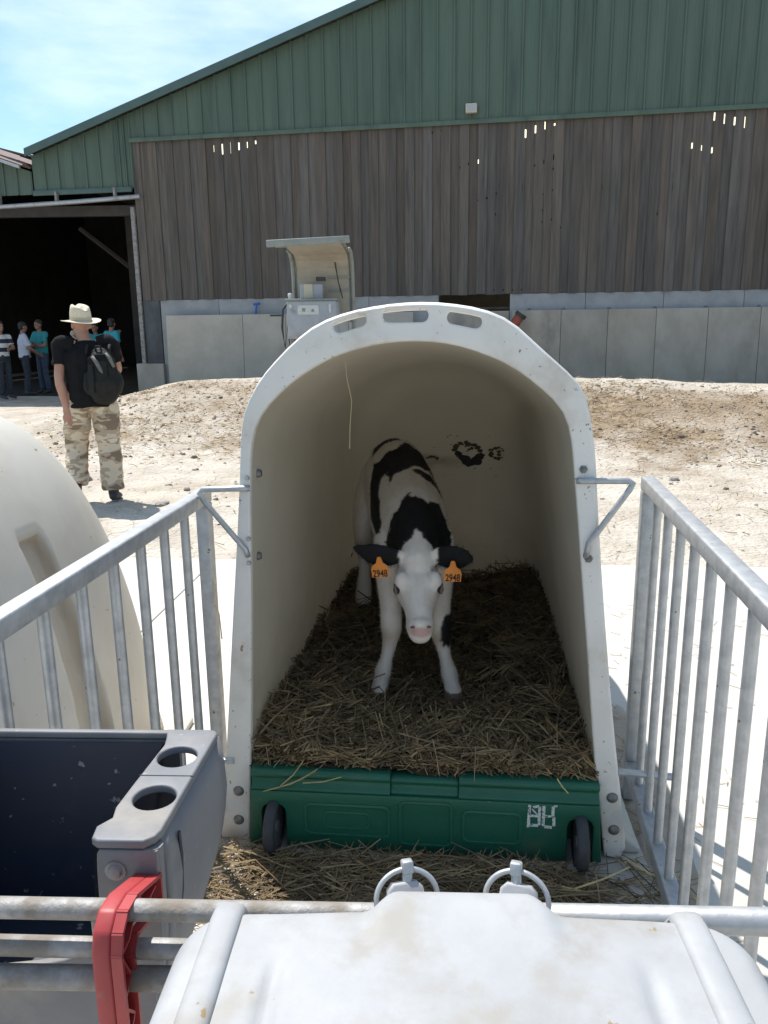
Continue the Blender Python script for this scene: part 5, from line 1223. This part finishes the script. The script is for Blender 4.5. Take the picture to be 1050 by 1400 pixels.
def hat_on(t, hd, tilt):
    h = empty('sun_hat', hd, 0, t); h.rotation_euler = tilt
    nb = 48; vs = []; fs = []
    prof = [(.084, .098, -.0), (.12, .135, -.006), (.150, .162, -.008), (.163, .176, -.004)]
    for (rx, ry, z) in prof:
        for k in range(nb):
            a = 2*PI*k/nb; up = .010*math.cos(2*a)*(rx-.08)/.09; vs.append((rx*math.cos(a), ry*math.sin(a), z+up))
    for i in range(3):
        for k in range(nb): fs.append((i*nb+k, i*nb+(k+1) % nb, (i+1)*nb+(k+1) % nb, (i+1)*nb+k))
    me = MB().add(vs, fs).mesh('brim', True); me = with_mods(me, [('SOLIDIFY', dict(thickness=.005, offset=0)), ('SUBSURF', dict(levels=1, render_levels=1))]); link('brim', me, MT['hat'], h)
    vs = []; fs = []
    prof = [(1.0, -.002), (1.0, .03), (.985, .06), (.94, .095), (.86, .118), (.70, .126), (.35, .118), (.0, .112)]
    for (f, z) in prof:
        for k in range(nb):
            a = 2*PI*k/nb; cx, sy = math.cos(a), math.sin(a)
            pinch = 1-.22*smooth((z-.05)/.07)*max(0, sy)*abs(cx); crease = -.024*smooth((z-.10)/.02)*math.exp(-(f*cx/.28)**2)
            vs.append((f*.084*cx*pinch, f*.099*sy, z+crease+(.012*sy*smooth((z-.06)/.06))))
    for i in range(len(prof)-1):
        for k in range(nb): fs.append((i*nb+k, i*nb+(k+1) % nb, (i+1)*nb+(k+1) % nb, (i+1)*nb+k))
    link('crown', MB().add(vs, fs).mesh('crown', True), MT['hat'], h)
    MB().lathe([(.0, 0)], n=3)
    vs = []; fs = []
    for z in (.004, .030):
        for k in range(nb):
            a = 2*PI*k/nb; vs.append((.0865*math.cos(a), .1015*math.sin(a), z))
    for k in range(nb): fs.append((k, (k+1) % nb, nb+(k+1) % nb, nb+k))
    link('band', MB().add(vs, fs).mesh('band', True), MT['hatband'], h)
MX, MY = -2.66, 7.32
man, mj = person('man in cream hat and black T-shirt walking away in camouflage trousers', (MX, MY, ground_z(MX, MY)+.012), R(14), 1.045,
    dict(pel=(0, 0, .93), chest=(.0, .02, 1.24), neck=(-.01, .05, 1.40), head=(-.03, .095, 1.525), lsh=(-.205, .0, 1.375), rsh=(.20, .03, 1.38), lel=(-.232, -.075, 1.08), lwr=(-.195, -.075, .83), lhand=(.25, .1, -1),
         rel=(.23, .17, 1.14), rwr=(.10, .33, 1.19), rhand=(-.8, .4, .2), lhip=(-.115, 0, .90), rhip=(.105, 0, .90), lkn=(-.165, .11, .50), lan=(-.185, -.05, .145), lfoot=(-.12, .9, -.55), rkn=(.115, .0, .48), ran=(.125, -.06, .085), rfoot=(.12, 1, -.10), face=(-.55, .83), girth=1.16),
    dict(skin='skin', shirt='black_cloth', trousers='camo', shoe='boot', hair='hair_grey', hem=-.10, sleeve=.60, leg=1.42), hat=True)
hat_on(man, (-.03, .095, 1.570), (R(5), R(-4), R(38)))
# backpack slung behind his right shoulder
bp = thing('backpack', 'black backpack slung on the back of the man in the cream hat', 'backpack', man.location+Vector((.045, .0, .185)), R(14))
def backpack():
    c = MB(); limb(c, [(.10, -.185, .90, .120, .070), (.105, -.205, .94, .150, .100), (.115, -.215, 1.06, .160, .115), (.115, -.205, 1.20, .148, .105), (.10, -.190, 1.30, .125, .085), (.09, -.165, 1.36, .085, .055)], up=(0, 1, 0), seg=20)
    limb(c, [(.255, -.20, .97, .035, .07), (.275, -.20, 1.06, .040, .075), (.262, -.20, 1.15, .03, .06)], up=(0, 1, 0))
    limb(c, [(-.045, -.20, .97, .03, .06), (-.055, -.20, 1.06, .034, .065), (-.045, -.20, 1.14, .03, .05)], up=(0, 1, 0))
    me = fuse(c, .010, 'sack', 3)
    v = coords(me)
    for k, q in enumerate(v):
        a = noise.noise(Vector(q*9)); me.vertices[k].co = Vector(q)*1.0+Vector((a*.012, a*.010, 0))
    link('sack', me, MT['black_nylon'], bp)
    c = MB(); limb(c, [(.0, -.235, 1.27, .05, .02), (.06, -.262, 1.285, .07, .024), (.14, -.262, 1.285, .07, .024), (.20, -.235, 1.265, .05, .02)], up=(0, 1, 0)); link('top_flap', fuse(c, .009, 'top_flap', 3), MT['black_cloth'], bp)
    for xs_ in (.03, .17): MB().tube([(xs_, -.285, 1.24), (xs_+.005, -.315, 1.12), (xs_, -.305, .97)], .008, 6).build('buckle_strap', MT['black_cloth'], bp, smooth=True)
    c = MB(); limb(c, [(.13, -.285, .98, .10, .035), (.135, -.300, 1.06, .105, .04), (.13, -.285, 1.14, .09, .03)], up=(0, 1, 0), seg=16)
    link('front_pocket', fuse(c, .009, 'front_pocket', 3), MT['black_nylon'], bp)
    MB().tube([(.03, -.270, 1.33), (.07, -.290, 1.27), (.10, -.300, 1.20), (.12, -.305, 1.16)], [.018, .022, .020, .010], 8).build('reflective_strip', MT['grey_nylon'], bp, smooth=True)
    MB().tube([(.16, -.255, 1.36), (.20, -.275, 1.30), (.235, -.285, 1.22)], [.014, .020, .016], 8).build('reflective_strip', MT['grey_nylon'], bp, smooth=True)
    for xs_ in (-.03, .19):
        MB().tube([(xs_, -.17, 1.36), (xs_-.0, -.10, 1.425), (xs_, .0, 1.438), (xs_, .10, 1.38), (xs_, .145, 1.25)], .017, 8).build('shoulder_strap', MT['black_nylon'], bp, smooth=True)
    MB().tube([(.06, -.20, 1.38), (.07, -.21, 1.43), (.11, -.21, 1.43), (.12, -.20, 1.38)], .010, 8).build('carry_loop', MT['black_nylon'], bp, smooth=True)
    bp.scale = (.86, .9, .86)
backpack()
GP = 'visitors standing in the barn doorway'
def at_barn(x, y, sc=1.0): return (x, y, max(ground_z(x, y), -.01)+.006)
person('person in a navy and white striped shirt at the edge of the barn doorway', at_barn(-8.55, 18.3), R(-120), .98, dict(lel=(-.22, .12, 1.14), lwr=(-.05, .22, 1.12)), dict(skin='skin_tan', shirt='stripes', trousers='dark_jeans', shoe='boot', hair='hair_dark'), GP)
person('person in a white shirt with hands held low in the barn doorway', at_barn(-8.48, 19.3), R(-60), .97, dict(rel=(.24, .10, 1.13), rwr=(.10, .30, .98), lel=(-.24, .08, 1.13), lwr=(-.08, .30, .98), face=(-.3, 1)), dict(skin='skin_tan', shirt='white_cloth', trousers='dark_jeans', shoe='boot', hair='hair_dark', sleeve=.85), GP)
person('person in a teal T-shirt with folded arms in the barn doorway', at_barn(-8.28, 19.8), R(150), 1.0, dict(rel=(.25, .10, 1.14), rwr=(-.02, .22, 1.16), lel=(-.25, .10, 1.14), lwr=(.04, .24, 1.12), rhand=(-1, .1, .1), lhand=(1, .1, .1)), dict(skin='skin_tan', shirt='teal_cloth', trousers='jeans', shoe='boot', hair='hair_dark', hem=-.02), GP)
person('person in a turquoise T-shirt seen from behind at the doorway edge', at_barn(-6.38, 19.3), R(-35), 1.0, dict(lel=(-.22, .12, 1.18), lwr=(-.12, .22, 1.36), face=(-.5, .8)), dict(skin='skin_tan', shirt='turq_cloth', trousers='dark_jeans', shoe='boot', hair='hair_dark', hem=-.08), GP)
person('person mostly hidden between the hatted man and the turquoise T-shirt', at_barn(-7.0, 20.0), R(170), .95, dict(), dict(skin='skin_tan', shirt='teal_cloth', trousers='dark_jeans', shoe='boot', hair='hair_dark'), GP)

# ================================================================ debris on the yard
def clods():
    vs = []; fs = []; tn = []
    def clod(x, y, r, c):
        z = ground_z(x, y); b = len(vs); q = random.uniform(0, 6)
        sx, sy, sz = r*random.uniform(.7, 1.5), r*random.uniform(.6, 1.2), r*random.uniform(.4, .85)
        for k in range(5):
            a = q+2*PI*k/5+random.uniform(-.25, .25); rr = random.uniform(.75, 1.15); vs.append((x+sx*rr*math.cos(a), y+sy*rr*math.sin(a), z-.25*sz)); tn.append(c)
        for k in range(5):
            a = q+2*PI*k/5+random.uniform(-.3, .3)+.4; rr = random.uniform(.35, .75); vs.append((x+sx*rr*math.cos(a), y+sy*rr*math.sin(a), z+sz*random.uniform(.55, 1.0))); tn.append(c)
        for k in range(5):
            k2 = (k+1) % 5; fs.append((b+k, b+k2, b+5+k)); fs.append((b+k2, b+5+k2, b+5+k))
        fs.append(tuple(b+5+k for k in range(5)))
    n = 0
    while n < 6800:
        x = random.uniform(-5.5, 9.5); y = random.uniform(5.2, 13.8); s, w = barn_sw(x, y)
        dens = smooth((w-4.4)/.8)*smooth((8.9-w)/1.4)*smooth((s-1.0)/2.2)
        dens = max(dens, .10)*(.35+.65*smooth(.5+1.6*noise.noise(Vector((x*.9, y*.9, 31)))))
        if random.random() > dens: continue
        n += 1
        kcol = random.random(); band = dens > .25
        c = np.array((.30, .215, .14)) if (band and kcol < .6) else (np.array((.50, .46, .40)) if kcol < .9 else np.array((.17, .13, .09)))
        r = .010+.022*random.random()**3+(.03*random.random() if random.random() < .03 else 0)
        clod(x, y, r, c*random.uniform(.8, 1.15))
    me = bpy.data.meshes.new('yard_clods'); me.from_pydata(vs, [], fs); add_tint(me, np.array(tn)); return me
tag(link('yard_rubble', clods(), MT['straw']), 'small clods and chips strewn over the yard and its bank', kind='stuff')
items = []
n = 0
while n < 5200:
    x = random.uniform(-5.5, 9.5); y = random.uniform(5.3, 13.5); s, w = barn_sw(x, y)
    dens = smooth((w-4.4)/.8)*smooth((8.8-w)/1.4)*smooth((s-1.0)/2.2); dens = max(dens, .05)*(.25+.75*smooth(.5+1.8*noise.noise(Vector((x*.8, y*.8, 51)))))
    if random.random() > dens: continue
    n += 1; a = random.uniform(0, PI)
    items.append((Vector((x, y, ground_z(x, y)+.008+.02*random.random())), Vector((math.cos(a), math.sin(a), random.gauss(0, .25))), random.uniform(.05, .20), random.uniform(.002, .0042), random.uniform(-.1, .1), straw_tint(.75, 1.4)))
tag(link('yard_straw', straw_mesh('yard_straw', items), MT['straw']), 'stray straw lying over the brown bank in the yard', kind='stuff')
def stone(label, x, y, rx, ry, rz_):
    b = MB(); vs = []; n, m = 10, 7
    for i in range(m+1):
        a = PI*i/m
        for k in range(n):
            c = 2*PI*k/n; d = Vector((math.sin(a)*math.cos(c), math.sin(a)*math.sin(c), math.cos(a))); q = 1+.35*noise.noise(d*1.7+Vector((x*9, y*7, 0))); vs.append((d.x*rx*q, d.y*ry*q, d.z*rz_*q))
    fs = [(i*n+k, (i+1)*n+k, (i+1)*n+(k+1) % n, i*n+(k+1) % n) for i in range(m) for k in range(n)]
    o = b.add(vs, fs).build('stone', MT['stone']); o.location = (x, y, ground_z(x, y)+rz_*.35); o.rotation_euler = (0, 0, x*7)
    tag(o, label, 'stone', 'loose stones in the yard')
stone('small dark stone on the pale yard right of the walking man', -1.96, 7.78, .045, .035, .025)
stone('flat grey stone sunk in the yard nearest the left gate', -2.02, 7.1, .10, .06, .02)
stone('small pale stone on the yard beyond the right gate', 2.95, 7.95, .06, .05, .035)
stone('dark stone lying beside the walking man at his left', -3.2, 8.45, .06, .05, .05)
stone('round grey stone on the brown bank just right of the hutch', 1.75, 9.6, .11, .09, .07)
stone('broad grey stone on the brown bank further right', 2.35, 9.35, .10, .09, .09)

# twine hanging from the hutch roof
tw = MB().tube([(-.243, .20, 1.470), (-.238, .20, 1.40), (-.226, .21, 1.33), (-.231, .20, 1.26), (-.234, .20, 1.19)], .0012, 5).build('hanging_twine', MT['twine'])
tw.location = (*HO, 0); tw.rotation_euler = (0, 0, HRZ); tag(tw, 'pale strand of twine hanging from the roof inside the hutch', 'twine')
